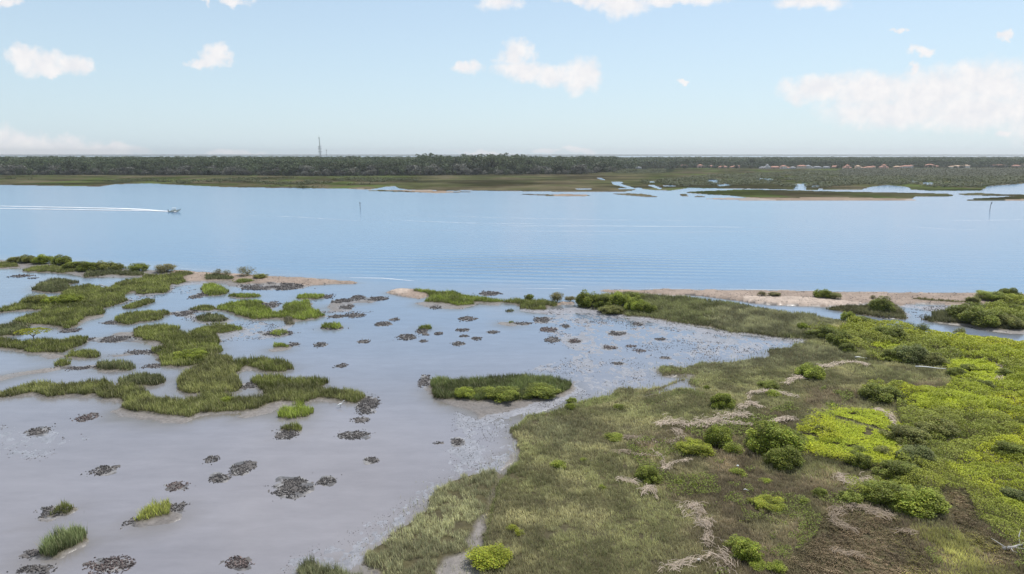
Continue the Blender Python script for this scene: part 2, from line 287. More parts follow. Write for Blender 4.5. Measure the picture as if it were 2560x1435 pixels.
SAND = raster([P('C',1060,242,1200,238,1450,244,1700,230,2000,238,2560,243)+P('D',0,238,400,248,700,253,1400,263,2000,268,2560,280,3300,290,3300,345,2560,335,2300,375,1900,378,1600,362,1450,385,1200,362,900,380,740,392,560,382,300,372,0,350)+P('C',2560,362,2300,335,2000,295,1850,288,1700,290,1500,270,1210,265),
 P('A',1540,205,1650,205,1850,222,2100,232,2300,248,2511,262)+P('B',120,98,300,112,600,128,900,150,1080,168,1060,184,850,184,650,195,590,205,400,200,200,190,0,180)+P('A',2260,318,2050,304,1850,300,1640,296,1640,255,1550,240),
 P('B',1325,265,1400,240,1500,228,1750,238,1760,290,1640,320,1500,298), P('C',690,352,850,348,860,372,700,376)])
SHELLSAND = raster([P('D',0,305,300,308,560,318,740,325,760,385,560,384,300,375,0,352), P('D',740,330,900,345,1100,372,900,385,750,390), P('B',1340,262,1450,236,1560,246,1500,290)])
MUD = raster([P('A',-400,1200,0,1140,200,1100,400,1075,560,1060,830,1045,850,1080,830,1100,600,1090,400,1120,200,1150,0,1200,-400,1280), P('A',320,960,560,950,600,970,540,990,400,1003,330,988),
 P('A',480,695,640,720,700,665,780,620,950,588,940,618,780,664,700,712,712,738,620,768,570,768,480,732), P('A',780,810,1000,790,1200,786,1260,826,1300,850,1500,835,1510,872,1380,892,1300,872,1200,852,860,858,780,835),
 P('A',975,778,1050,756,1180,750,1210,795,1000,797), P('A',940,955,1200,930,1380,905,1430,970,1380,960,1200,962,1000,990), P('B',780,392,820,358,900,338,1050,330,1160,328,1235,345,1200,362,1050,356,1062,424,900,438,800,428),
 P('A',-100,100,0,104,450,132,1000,178,1540,203,1700,230,1640,290,1500,262,1100,268,760,266,560,226,200,214,170,184,0,192,-500,210), P('A',1540,255,1850,290,2500,330,2460,385,2300,380,2050,350,1990,320,1700,325,1500,345),
 P('B',1640,1062,1760,1060,1830,1230,2560,1260)+P('C',560,1238,800,1150,850,1060,885,1064,870,1170,640,1330,300,1395,0,1420)+P('B',2100,1345,1950,1315,1800,1255,1720,1190,1640,1095),
 P('E',800,232,920,190,1000,240,1250,270,1440,276,1360,328,1190,328,1000,284,830,284), P('E',1680,276,1900,215,2050,168,2300,140,2250,168,2100,205,1960,254,1800,284), P('B',0,1345,560,1275,420,1305,250,1345,0,1405),
 P('F',1085,1435,1150,1340,1262,1308,1290,1205,1330,1128,1405,1075,1425,990,1440,1000,1405,1120,1385,1240,1292,1322,1295,1385,1330,1440,1350,1600,1085,1600),
 P('F',1440,720,1560,690,1600,640,1560,735,1470,800,1450,880,1420,960,1405,930,1440,800), P('D',1450,380,2050,385,2230,365,2000,398,1850,424,1680,438,1560,400), P('D',1590,500,1750,532,1900,542,2050,548,2200,580,2560,600,3300,690,3300,720,2560,640,2300,640,2200,605,1900,558,1680,545),
 P('E',240,1020,420,1000,560,940,620,945,520,1010,380,1050,300,1050), P('E',930,1090,1000,1040,1240,1000,1330,940,1400,960,1320,1040,1100,1090,1000,1100), P('E',170,1300,310,1290,600,1230,660,1170,640,1250,420,1330,260,1340),
 P('C',150,520,480,540,480,565,300,575,160,555), P('C',350,400,620,410,900,390,1350,462,1560,488,1800,545,2300,640,2280,660,1800,570,1400,500,1000,440,600,460,380,440), P('B',1570,360,1680,345,2150,370,2400,350,2400,385,2160,375,2040,415,1740,412),
 P('B',200,790,300,765,460,765,560,740,420,800,300,812)])
FILM = raster([P('C',350,412,900,400,1350,470,1800,542,2560,664)+P('D',0,640,625,712,500,730,230,780,0,866)+P('C',2560,840,1880,940,1640,1020,1500,1130,1200,1190,850,1250,560,1350,330,1440)+P('F',1600,460,1530,570,1600,640,1460,790,1200,860,1060,960,900,1120,780,1240,640,1295,640,1360,500,1500,60,1500,180,1320,450,1210,700,1080,930,960,1040,800,1150,650,1180,480,1180,420)+P('C',0,1420,850,1190,885,1062,700,995,400,985,500,930,850,800,600,660,700,560,480,540,600,450,350,440),
 P('A',1130,432,1530,338,1830,298,1860,330,1700,425,1550,402,1400,455,1200,480,1080,520), P('D',1450,380,2050,385,1850,424,1700,438,1600,560,1480,570,1460,500), P('A',1560,560,1900,545,2000,590,2100,640,2500,660,2500,740,2200,780,1950,780,2200,720,1800,690,1560,620),
 P('B',-200,640,0,560,480,560,520,640,300,690,0,700,-200,720), P('B',640,340,700,330,700,420,780,430,1250,430,1300,450,1060,452,700,450), P('E',-100,330,300,330,700,420,300,600,-100,560)])
CHANNEL = raster([P('C',1850,284,2000,288,2250,322,2560,362)+P('D',100,372,250,380,560,392,735,400,900,440,1150,480,1300,505,1470,510,1590,510,1750,540,1900,560,2050,575,2200,612,2560,660,3300,720,3300,800,2560,716,2350,680,2200,650,2000,655,1850,632,1700,602,1480,572,1350,545,1150,525,920,495,720,475,640,445,420,432,250,402,100,372,0,355)+P('C',2500,372,2250,336,2000,305), P('D',-10,355,60,350,110,385,60,400)])
CREEKMUD = raster([P('D',50,380,130,390,120,440,70,420), P('D',980,815,1110,825,1120,865,1020,855)])
OYS = [
 ('F',190,905,125,75,'widest dark shell bed in the lower lagoon'), ('F',410,865,72,36,'shell clump touching the right end of the widest lower shell bed'),
 ('F',685,740,50,26,'lone shell clump right above the widest lower bed'), ('F',580,585,108,30,'flat elongated shell bed below the shell point'), ('F',612,492,62,20,'small slanting shell clump under the shell point'),
 ('F',665,400,72,65,'black shell point at the right end of the long grass bank'), ('F',1098,632,38,11,'small flat shell clump left of its twin near the mudflat'), ('F',1210,628,46,26,'paler shell clump on the edge of the grey mudflat'),
 ('F',498,157,45,16,'lone shell clump midway between the two big grass islands'), ('E',775,665,95,45,'tapering shell mound with a tail, left lower lagoon'), ('E',1300,788,88,44,'reddish shell mound in the middle of the lower left lagoon'),
 ('E',1572,585,55,32,'smallest of the three grouped shell clumps, the upper one'), ('E',1795,650,90,58,'largest of the three grouped shell clumps'), ('E',1628,725,80,38,'lowest of the three grouped shell clumps'),
 ('E',275,378,75,38,'faint shell clump sunk in the mud at the far left'), ('E',645,275,70,36,'scattered shell clump left of the mud rim under the long bank'), ('E',400,975,115,50,'dark shell bank around the little lower left tuft'),
 ('E',810,1370,170,75,'long reddish shell bank at the bottom edge'), ('E',270,1405,125,45,'shell bank at the bottom left edge'), ('E',1765,1355,115,62,'shell clump at the bottom edge right of the reddish bank'), ('E',240,1285,80,42,'shell fringe left of the shaggy dark tussock'),
 ('E',2110,405,100,36,'shell heap below the half dead tussock'), ('E',965,1050,40,40,'shell fringe at the left foot of the yellow green tussock'), ('E',1320,940,50,45,'shell fringe at the right end of the yellow green tussock'),
 ('B',735,737,72,24,'left shell clump of the row in the upper lagoon'), ('B',1130,710,66,20,'dark lens of shells left of the centre group'), ('B',1310,550,85,26,'shell clump with a tiny grass tip'), ('B',1412,507,52,18,'small arched shell clump beside the one with a grass tip'),
 ('B',1525,668,100,32,'broad pale shell clump of the centre group'), ('B',1672,705,48,16,'small shell clump below the centre group'), ('B',1660,615,60,24,'shells under the bright tuft'), ('B',1700,645,45,12,'thin shells between the bright tuft and its right neighbour'), ('B',1812,637,55,16,'shell clump right of the bright tuft'),
 ('B',2035,605,76,18,'curved shell clump right of centre'), ('B',2048,660,48,14,'small oval shell clump under the curved one'), ('B',2170,682,60,20,'shell clump between the curved one and the far right one'), ('B',2305,625,66,18,'smooth dark shell clump farthest right of the group'), ('B',1998,730,68,22,'lowest shell clump of the right hand group'),
 ('B',2080,500,98,24,'wide pale shell clump behind the right hand group'), ('B',1060,470,98,24,'black shell ridge running right from the wide bright islet'), ('B',880,480,100,18,'low shell string tying the black ridge to the wide islet'), ('B',980,395,70,22,'shell patch inside the arched bank'),
 ('B',1070,312,75,30,'top of the arched shell bank'), ('B',930,340,100,24,'left arm of the arched shell bank'), ('B',1260,318,105,22,'right arm of the arched shell bank'), ('B',800,300,55,22,'black shell tail of the flat green islet'), ('B',290,215,300,30,'long dark shell flat under the left beach'),
 ('B',270,375,100,35,'black shells in the notch of the wide bright islet'), ('B',845,585,110,20,'shells around the foot of the round bright tussock'), ('B',500,735,55,22,'shells right of the low tuft on the mud fan'), ('B',340,635,150,30,'shell ring around the low tuft'),
 ('A',1650,585,110,28,'shell bar joining two grass islets in the left channel'), ('A',1000,820,210,28,'shell bar crossing between two pools on the left'), ('A',1280,935,160,24,'shell bar below the pool beside the stepped island'), ('A',2230,1240,70,35,'shell patch between the two broad grass humps'), ('A',640,740,80,25,'shells at the lower tip of the largest grass island'),
 ('A',1370,1060,90,22,'shells left of the light streaked island'), ('A',190,250,90,14,'thin dark shell bar in the open pool at the upper left'), ('A',300,270,40,7,'tiny shell line right of the thin dark bar'), ('A',700,1075,150,20,'shells along the thin mud spit from the left edge'), ('A',1780,430,70,30,'shell and dead grass patch left of the bright rounded islet'), ('A',1010,670,110,16,'shell tail left of the long low islet'),
 ('C',85,270,115,22,'dark shell bank on the river side of the spit'), ('C',560,510,80,30,'shell clump with dead stalks on the far mud'), ('C',400,545,90,16,'thin shell line with a green tip'), ('C',625,600,90,26,'pinkish shell clump on the far mudflat'), ('C',775,570,50,18,'small shell clump right of the one with dead stalks'),
 ('C',660,695,80,30,'dark shell clump on the left side of the mudflat'), ('C',860,702,65,22,'reddish shell clump beside the dark one on the mudflat'), ('C',1250,635,85,22,'dark shell clump near the middle of the mudflat'), ('C',1185,765,65,18,'reddish shell clump in the middle of the mudflat'), ('C',1470,793,62,14,'low red shell clump right of the middle'),
 ('C',1385,752,50,12,'small shell clump above the low red one'), ('C',1440,550,55,18,'shell clump close under the grassy peninsula'), ('C',1645,685,55,14,'shell clump on the right of the mudflat'), ('C',1265,908,60,16,'shell clump in the lower middle of the mudflat'), ('C',1700,860,60,14,'shell clump above the bright grass point'),
 ('B',1790,400,60,16,'shells under the left end of the spit'), ('F',1010,250,40,45,'shells at the left tip of the lens-shaped island'), ('D',1350,490,110,14,'shell edge along the creek under the round bush'),
]
OYM = raster([[(ox+(cx+rx*1.15*math.cos(a))/s, oy+(cy+ry*1.15*math.sin(a))/s) for a in np.linspace(0, 6.28, 25)[:-1]] for (b, cx, cy, rx, ry, _) in OYS for s, ox, oy in (BL[b],)])
# far bank, across the river
FAR = P('Z',-500,462,0,463,250,467,290,461,370,459,450,463,560,468,700,470,850,472,930,474)+P('M',200,398,310,380,380,374,400,390,480,402,600,405,800,408,920,405,1000,408,1300,412,1600,416,2100,416,2180,400)+P('N',720,448,780,450,900,462,1100,465,1200,450,1300,432,1500,440,1850,444,2000,448,2560,460)+P('O',200,462,700,462,780,430,1000,402,1230,425,1260,455,1500,468,2080,466,2160,415,2560,385,3600,380)+P('Z',3060,380,-500,380)
FARISL = [P('N',-700,500,-300,510,-100,500,200,520,100,530,-200,530,-600,512), P('N',420,500,620,495,820,508,960,540,800,538,640,525,480,512), P('N',1225,488,1300,475,1700,460,1850,450,2560,462)+P('O',200,470,700,480,1300,490,1700,500,1780,525,1700,535,1320,535,1300,555,1200,575,1000,590,600,585,0,575)+P('N',2300,575,1950,548,1800,525,1500,510),
 P('O',1960,555,2200,545,2560,520,3200,510,3200,600,2560,590,2300,585,2100,600,1900,590,1780,570,2000,568), P('O',1800,500,2000,490,2300,505,2560,510,3200,505,3200,525,2560,528,2150,525,1850,518), P('N',1330,530,1450,522,1480,538,1340,540), P('N',1180,502,1260,505,1300,530,1200,528), P('Z',880,476,1000,476,1200,480,1100,483,960,479)]
FARSAND = raster([P('N',1400,560,1700,545,1950,548,2560,560)+P('O',0,548,400,548,1100,560,1300,562,1350,575,1000,592,600,592,0,588)+P('N',2300,586), P('Z',860,472,930,474,1110,477,1160,480,1090,484,1000,478), P('Z',1380,486,1470,486,1470,491,1390,491), P('O',2300,575,2560,568,3200,568,3200,595,2400,590)])
FARW = raster([P('N',240,320,290,322,340,345,300,340), P('N',410,368,480,365,550,370,500,385,600,415,680,440,640,450,560,425,430,392), P('N',815,405,890,403,975,440,960,452,890,425), P('N',1500,345,1600,340,1640,380,1510,380), P('N',1620,400,1740,385,1760,402,1640,415), P('N',2080,325,2240,330,2250,358,2180,355,2080,340),
 P('O',-40,390,60,385,60,480,-60,480), P('N',1960,445,2100,448,2560,458,2560,474,1960,464), P('O',140,405,215,405,215,425,140,425), P('O',215,445,260,445,255,478,220,478), P('O',270,455,720,458,700,475,270,472), P('O',1240,335,1360,370,1290,368), P('O',1410,370,1530,368,1510,398,1430,395), P('O',2015,380,2110,395,2090,408,2030,400), P('N',700,430,750,435,740,460,690,460), P('Z',0,441,0,441,1,441), P('N',0,444,170,444,170,452,0,452), P('N',480,440,650,440,650,448,500,450), P('N',840,362,900,362,890,372,840,372), P('N',1320,358,1370,358,1370,372,1320,372), P('N',1000,405,1140,410,1140,418,1000,415)])
farland = raster([FAR]); farland[FARW > 0] = 0
for p in FARISL: fill(farland, p)
# shore of the river on the near side: river water beyond, silty lagoon water before
SHX = np.array([-900, 0, 420, 640, 900, 1000, 1500, 2000, 2560, 3400]); SHV = np.array([628, 650, 668, 686, 704, 716, 724, 730, 738, 750])
LEV = np.full((VH, UW), -.30, np.float32)
UU = np.arange(UW)*2+U0; shv = np.interp(UU, SHX, SHV); rows = (np.arange(VH)+V0)[:, None]
lag = rows > shv[None, :]
LEV[~lag] = -1.2; LEV[FILM > 0] = -.015; LEV[MUD > 0] = .10; LEV[OYM > 0] = .03; LEV[grassbase > 0] = .24; LEV[grassbase >= 200] = .34; LEV[SAND > 0] = .42; LEV[SHELLSAND > 0] = .6
LEV[CHANNEL > 0] = -.35; LEV[CREEKMUD > 0] = .05; LEV[farland > 0] = .45; LEV[FARSAND > 0] = .3
LND = (grassbase > 0).astype(np.float32)
TAPS = [(0, 0)]+[(math.cos(a)*r, math.sin(a)*r) for r, n in ((.5, 6), (1, 9)) for a in np.arange(n)*2*math.pi/n]
def ground_z(x, y, full=False):
    D = np.hypot(x, y); near = D < 400
    w = np.where(near, np.clip(D*.006, .5, 1.1), D*.002)
    jx = (fbm(x, y, 2.2, 3, 5)-.5)*1.6*np.where(near, 1, 3); jy = (fbm(x, y, 2.2, 3, 8)-.5)*1.6*np.where(near, 1, 3)
    m = 0; g = 0; big = 0
    for tx, ty in TAPS:
        xx = x+jx+tx*w; y2 = np.maximum(y+jy+ty*w, 5)
        m = m+look(LEV, xx, y2); g = g+look(LND, xx, y2); big = big+look(LND, x+jx+tx*1.9, np.maximum(y+jy+ty*1.9+.9, 5))
    k = len(TAPS); m = m/k; g = g/k; big = big/k
    rim = np.where(near & (look(CHANNEL, x, np.maximum(y, 5)) < 1), -.36+.58*sstep(.12, .85, big), -9)
    n = fbm(x, y, 3.5, 5, 2)-.5; n2 = fbm(x, y, .6, 3, 4)-.5
    z = np.maximum(m, rim)+np.where(near, n*.16+n2*.05, n*.1)
    film = look(FILM, x+jx, np.maximum(y+jy, 5))
    z = np.where((film > 0) & (g < .1) & (z < .06), z*.45+fbm(x*1.5, y, .9, 4, 11)*.080-.038+.03*(fbm(x, y, 9, 2, 12)-.5), z)
    return (z, g, m, film) if full else z

# ------------------------------------------------------------------ ground: one sheet from below the camera to the far coast
us = np.arange(-480, 3041, 3.0)
vs = np.concatenate([np.array([386.2, 386.8, 387.6, 388.6, 390, 391.5, 393]), np.arange(394, 500, 1.0), np.arange(500, 628, 8.0), np.arange(628, 1860, 2.2)])
Ug, Vg = np.meshgrid(us, vs); Xg, Yg = P2W(Ug, Vg); Dg = np.hypot(Xg, Yg)
Zg, Gg, Mg, Fg = ground_z(Xg, Yg, True)
sh = Xg.shape; far = Yg > 420
c = np.zeros(sh+(3,), np.float32)
big = fbm(Xg, Yg, 14, 4, 21)[..., None]; sm = fbm(Xg, Yg, 1.1, 4, 22)[..., None]
mudc = lerp(np.array((.145, .130, .120)), np.array((.245, .222, .205)), big)*(.8+.4*sm)
c[:] = mudc
filmc = lerp(np.array((.19, .19, .205)), np.array((.30, .30, .325)), sm); c = np.where((Fg > 0)[..., None], filmc, c)
sandm = look(SAND, Xg, Yg)[..., None] > 0; c = np.where(sandm, lerp(np.array((.23, .18, .145)), np.array((.36, .285, .235)), fbm(Xg, Yg, 6, 4, 30)[..., None])*(.75+.5*sm), c)
ssm = look(SHELLSAND, Xg, Yg)[..., None] > 0; c = np.where(ssm, np.array((.44, .36, .30))*(.6+.7*sm), c)
lit = lerp(np.array((.075, .065, .045)), np.array((.11, .10, .05)), sm); c = lerp(c, lit, np.clip(Gg*1.4, 0, 1)[..., None])
c = np.where((look(OYM, Xg, Yg) > 0)[..., None] & (Gg < .3)[..., None], lerp(np.array((.10, .092, .088)), np.array((.25, .235, .225)), sstep(.38, .62, fbm(Xg, Yg, .9, 3, 31))[..., None]), c); chm = (look(CHANNEL, Xg, Yg) > 0)[..., None]; c = np.where(chm, mudc*.6, c)
# far marsh
fl = look(farland, Xg, Yg)
mid = fbm(Xg, Yg*.6, 60, 5, 40)[..., None]; fine = fbm(Xg, Yg*.5, 9, 4, 41)[..., None]
fm = lerp(np.array((.085, .092, .030)), np.array((.135, .118, .052)), sstep(.35, .65, mid))*(.72+.56*fine)
ug, vg = Ug, Vg
green = sstep(.50, .62, fbm(Xg, Yg*.5, 45, 4, 43))[..., None]*(1-sstep(900, 1250, ug)*(1-sstep(1500, 1750, ug)))[..., None]
fm = lerp(fm, np.array((.095, .125, .028))*(.7+.6*fine), green)
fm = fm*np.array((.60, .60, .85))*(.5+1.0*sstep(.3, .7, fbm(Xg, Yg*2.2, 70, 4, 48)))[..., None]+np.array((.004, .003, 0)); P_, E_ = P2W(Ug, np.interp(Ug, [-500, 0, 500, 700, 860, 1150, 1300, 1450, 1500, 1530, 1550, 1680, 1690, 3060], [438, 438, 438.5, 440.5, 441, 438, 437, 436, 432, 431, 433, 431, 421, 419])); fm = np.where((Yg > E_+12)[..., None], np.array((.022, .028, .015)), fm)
c = np.where((far & (fl > 0))[..., None], fm, c)
c = np.where((far & (look(FARSAND, Xg, Yg) > 0))[..., None], np.array((.27, .21, .16))*(.7+.6*fine), c)
c = np.where((far & (fl <= 0) & (look(FARSAND, Xg, Yg) <= 0))[..., None], np.array((.16, .14, .12)), c)
wet = np.clip(1-(Zg-.03)/.16, 0, 1)*(Gg < .3); wet = np.where((look(SAND, Xg, Yg) > 0) | (look(CHANNEL, Xg, Yg) > 0), .1, wet); wet = np.where(far, np.where(fl > 0, 0, .6), wet)
Zs = np.where(Yg > 5200, -2.0, Zg)
ni, nj = sh; idx = np.arange(ni*nj).reshape(ni, nj)
Fq = np.stack([idx[:-1, :-1], idx[1:, :-1], idx[1:, 1:], idx[:-1, 1:]], -1).reshape(-1, 4)
m, n, l, b = newmat('ground')
a = n.new('ShaderNodeAttribute'); a.attribute_name = 'col'; w_ = n.new('ShaderNodeAttribute'); w_.attribute_name = 'wet'
geo = n.new('ShaderNodeNewGeometry'); tx = n.new('ShaderNodeTexNoise'); tx.inputs['Scale'].default_value = 2.2; tx.inputs['Detail'].default_value = 7; tx.inputs['Roughness'].default_value = .65
l.new(geo.outputs['Position'], tx.inputs['Vector'])
mrr = n.new('ShaderNodeMapRange'); l.new(tx.outputs['Fac'], mrr.inputs[0]); mrr.inputs[1].default_value = .3; mrr.inputs[2].default_value = .7; mrr.inputs[3].default_value = .72; mrr.inputs[4].default_value = 1.28
sc_ = n.new('ShaderNodeVectorMath'); sc_.operation = 'SCALE'; l.new(a.outputs['Color'], sc_.inputs[0]); l.new(mrr.outputs[0], sc_.inputs['Scale']); l.new(sc_.outputs[0], b.inputs['Base Color'])
rr = n.new('ShaderNodeMapRange'); l.new(w_.outputs['Fac'], rr.inputs[0]); rr.inputs[3].default_value = .85; rr.inputs[4].default_value = .30; l.new(rr.outputs[0], b.inputs['Roughness']); l.new(math_n(n, l, 'MULTIPLY', w_.outputs['Fac'], .5), b.inputs['Specular IOR Level'])
bp = n.new('ShaderNodeBump'); bp.inputs['Strength'].default_value = .6; bp.inputs['Distance'].default_value = .06; l.new(tx.outputs['Fac'], bp.inputs['Height']); l.new(bp.outputs[0], b.inputs['Normal'])
gme = qmesh('ground', np.stack([Xg, Yg, Zs], -1), Fq, m, {'col': c.reshape(-1, 3), 'wet': wet.ravel()}, smooth=True)
tag(link('ground', gme), kind='structure')

# ------------------------------------------------------------------ water: one sheet to the sea horizon
ys = np.concatenate([[-150, -40, 20], np.arange(36, 250, 1.2), np.arange(252, 300, 6), np.arange(300, 1500, 40), [1800, 2500, 4000, 7000, 14000]])
xs = np.concatenate([[-14000, -6000, -2500], np.arange(-900, -240, 60), np.arange(-240, 241, 1.6), np.arange(300, 901, 60), [2500, 6000, 14000]])
Xw, Yw = np.meshgrid(xs, ys); yq = np.maximum(Yw, 30); uu, v_ = W2P(Xw, yq)
shl = np.interp(uu, SHX, SHV); _, ysh = P2W(np.full(shl.shape, 1280.), shl)
silt = sstep(14, -14, Yw-ysh-5+8*(fbm(Xw, Yw, 20, 3, 50)-.5)); silt = np.where(Yw > ysh+14, 0, silt); silt = silt*(1-.58*sstep(70, 170, Yw+12*(fbm(Xw, Yw, 30, 3, 51)-.5)))
bank = 0
for tx, ty in [(math.cos(a)*r, math.sin(a)*r+.8) for r in (1.0, 2.0, 3.2) for a in np.arange(8)*.785]: bank = bank+(look(LEV, Xw+tx, np.maximum(yq+ty, 34)) > .09)
bank = np.where(Yw < 300, bank/24., 0)*(silt > .02)
m, n, l, b = newmat('water')
at = n.new('ShaderNodeAttribute'); at.attribute_name = 'silt'
geo = n.new('ShaderNodeNewGeometry')
def noise(scale, vec, det=4, rough=.55):
    mp = n.new('ShaderNodeMapping'); mp.inputs['Scale'].default_value = vec; l.new(geo.outputs['Position'], mp.inputs['Vector'])
    t = n.new('ShaderNodeTexNoise'); t.inputs['Scale'].default_value = scale; t.inputs['Detail'].default_value = det; t.inputs['Roughness'].default_value = rough; l.new(mp.outputs[0], t.inputs['Vector']); return t.outputs['Fac']
patch = noise(.012, (1, 1.6, 1), 5); patch2 = noise(.05, (.5, 1.6, 1), 4)
rc = n.new('ShaderNodeMix'); rc.data_type = 'RGBA'; l.new(patch, rc.inputs[0]); rc.inputs[6].default_value = (.095, .185, .310, 1); rc.inputs[7].default_value = (.120, .230, .360, 1)
lc = n.new('ShaderNodeMix'); lc.data_type = 'RGBA'; l.new(patch2, lc.inputs[0]); lc.inputs[6].default_value = (.190, .183, .198, 1); lc.inputs[7].default_value = (.280, .270, .288, 1)
cm = n.new('ShaderNodeMix'); cm.data_type = 'RGBA'; l.new(at.outputs['Fac'], cm.inputs[0]); l.new(rc.outputs[2], cm.inputs[6]); l.new(lc.outputs[2], cm.inputs[7]); bk = n.new('ShaderNodeAttribute'); bk.attribute_name = 'bank'; cm2 = n.new('ShaderNodeMix'); cm2.data_type = 'RGBA'; l.new(math_n(n, l, 'MULTIPLY', bk.outputs['Fac'], 1.1, clamp=True), cm2.inputs[0]); l.new(cm.outputs[2], cm2.inputs[6]); cm2.inputs[7].default_value = (.135, .115, .080, 1)
tex = noise(.55, (.35, 1.0, 1), 6, .7); tm = n.new('ShaderNodeMapRange'); l.new(tex, tm.inputs[0]); tm.inputs[1].default_value = .3; tm.inputs[2].default_value = .7; tm.inputs[3].default_value = .92; tm.inputs[4].default_value = 1.08
sx = n.new('ShaderNodeVectorMath'); sx.operation = 'SCALE'; l.new(cm2.outputs[2], sx.inputs[0]); l.new(tm.outputs[0], sx.inputs['Scale']); l.new(sx.outputs[0], b.inputs['Base Color'])
b.inputs['IOR'].default_value = 1.333; b.inputs['Specular IOR Level'].default_value = .75
ro = n.new('ShaderNodeMapRange'); l.new(at.outputs['Fac'], ro.inputs[0]); ro.inputs[3].default_value = .18; ro.inputs[4].default_value = .06; l.new(ro.outputs[0], b.inputs['Roughness'])
rip = noise(1.1, (.45, 1.3, 1), 3); rip2 = noise(.22, (.35, 1.6, 1), 3)
wv = n.new('ShaderNodeTexWave'); wv.bands_direction = 'Y'; wv.inputs['Scale'].default_value = .052; wv.inputs['Distortion'].default_value = 4.5; wv.inputs['Detail'].default_value = 2; wv.inputs['Detail Scale'].default_value = .22
mp = n.new('ShaderNodeMapping'); mp.inputs['Rotation'].default_value = (0, 0, rad(6)); l.new(geo.outputs['Position'], mp.inputs['Vector']); l.new(mp.outputs[0], wv.inputs['Vector'])
# swell only near the bank in mid-river (world place)
vs_ = vmath(n, l, 'SUBTRACT', geo.outputs['Position'], (8., 222., 0.)); vs_ = vmath(n, l, 'MULTIPLY', vs_.outputs[0], (1/62., 1/34., 0.)); dd = vmath(n, l, 'DOT_PRODUCT', vs_.outputs[0], vs_.outputs[0]).outputs['Value']
sw = n.new('ShaderNodeMapRange'); l.new(dd, sw.inputs[0]); sw.inputs[1].default_value = 0; sw.inputs[2].default_value = 1.4; sw.inputs[3].default_value = 1; sw.inputs[4].default_value = .07
swell = math_n(n, l, 'MULTIPLY', wv.outputs['Fac'], sw.outputs[0])
riv = math_n(n, l, 'SUBTRACT', 1.0, at.outputs['Fac'])
h1 = math_n(n, l, 'MULTIPLY', rip, .020); h2 = math_n(n, l, 'MULTIPLY_ADD', rip2, .05, h1); h3 = math_n(n, l, 'MULTIPLY_ADD', swell, .16, h2)
h4 = math_n(n, l, 'MULTIPLY', h3, riv); fl_ = noise(3.0, (.6, 1.2, 1), 2); h5 = math_n(n, l, 'MULTIPLY_ADD', fl_, .0035, h4)
bp = n.new('ShaderNodeBump'); bp.inputs['Strength'].default_value = 1; bp.inputs['Distance'].default_value = 1; l.new(h5, bp.inputs['Height']); l.new(bp.outputs[0], b.inputs['Normal'])
ni, nj = Xw.shape; idx = np.arange(ni*nj).reshape(ni, nj); Fq = np.stack([idx[:-1, :-1], idx[:-1, 1:], idx[1:, 1:], idx[1:, :-1]], -1).reshape(-1, 4)
tag(link('water', qmesh('water', np.stack([Xw, Yw, 0*Xw], -1), Fq, m, {'silt': silt.ravel(), 'bank': bank.ravel()}, smooth=True)), kind='structure')

# ------------------------------------------------------------------ marsh zones on the right
yel = raster([P('K',740,180,860,150,1000,150,1150,200,1260,310,1285,352,1150,316,950,256,760,200), P('K',600,190,720,208,930,268,1140,332,1265,380,1240,450,1140,470,1240,550,1050,600,850,560,700,500,430,470,430,350,560,320), P('D',1880,920,2050,885,2320,935,2360,1000,2400,1090,2200,1120,1980,1030), P('D',1500,1230,1850,1175,2100,1235,2330,1310,2000,1360,1600,1310), P('D',1150,755,1430,762,1420,795,1180,795)])
yscrub = raster([P('K',1620,600,1900,450,2257,330,2700,300,2700,1250,2257,1050,2050,900,1800,760), P('D',1850,930,2560,1050,2800,1000,2800,1500,2000,1434,1500,1350,1400,1200), P('K',400,300,620,200,1240,450,1240,600,800,600,430,480), P('D',1700,640,2560,740,3200,800,3200,960,2560,960,2000,880)])
yograss = raster([P('K',1290,1140,1450,1095,1700,1140,1920,1225,2010,1400,2100,1900,1500,1900,1480,1350,1400,1250)])
brown = raster([P('Z',1650,1090,1900,1045,2010,1000,2110,955,2135,1000,2080,1035,1990,1060,1890,1120,1980,1190,2070,1180,2150,1240,2120,1290,2080,1330,2200,1285,2360,1275,2440,1250,2560,1400,2620,1900,1850,1900,1780,1400,1720,1270,1610,1200,1560,1120), P('D',1450,1080,1600,1070,1830,1100,1820,1160,1600,1180,1450,1140)])
dbrown = raster([P('Z',2060,1290,2130,1275,2230,1290,2270,1340,2330,1420,2400,1900,2000,1900,1960,1420,2040,1350), P('Z',2350,1225,2430,1240,2460,1330,2560,1420,2500,1420,2400,1340)])
darkg = raster([P('D',0,860,240,780,500,720,800,770,1000,860,900,900,600,960,300,1000,0,1000,-600,1010,-600,930), P('D',-300,400,250,420,720,490,900,520,860,600,600,680,0,640,-300,600), P('Z',1310,1060,1380,1040,1480,1060,1460,1130,1340,1120)])
scrub = raster([P('D',560,600,860,620,1000,520,1150,540,1500,590,2000,680,2560,740,3600,830)+P('Z',3200,1950,2620,1950)+P('K',2257,1320,2050,1150,1880,1020,1780,800,1620,780,1560,830,1640,965,1500,975,1150,930,1000,880,820,840,800,760,1000,750,1160,660,1250,560,1290,360,1220,120,1250,30)+P('D',1300,1300,1050,1230,1150,1150,1400,1130,1830,1170,1900,1090,1850,960,1500,930,1100,900,1150,820,980,790,850,780,780,700,650,680),
 P('K',420,290,620,200,760,300,1100,440,1240,480,1180,640,850,600,430,480), P('D',2000,400,2240,385,2560,300,3300,280,3300,690,2560,596,2050,540,1960,470)])
BROWNC = (.125, .098, .066)
def soft(mask, x, y, w=2.0):
    j = (fbm(x, y, 3.5, 3, 200)-.5)*6; k = (fbm(x, y, 3.5, 3, 203)-.5)*6; r = np.random.default_rng(9).normal(size=(2, len(x)))*w*.5
    return look(mask, x+j+r[0], np.maximum(y+k+r[1], 6)) > 0
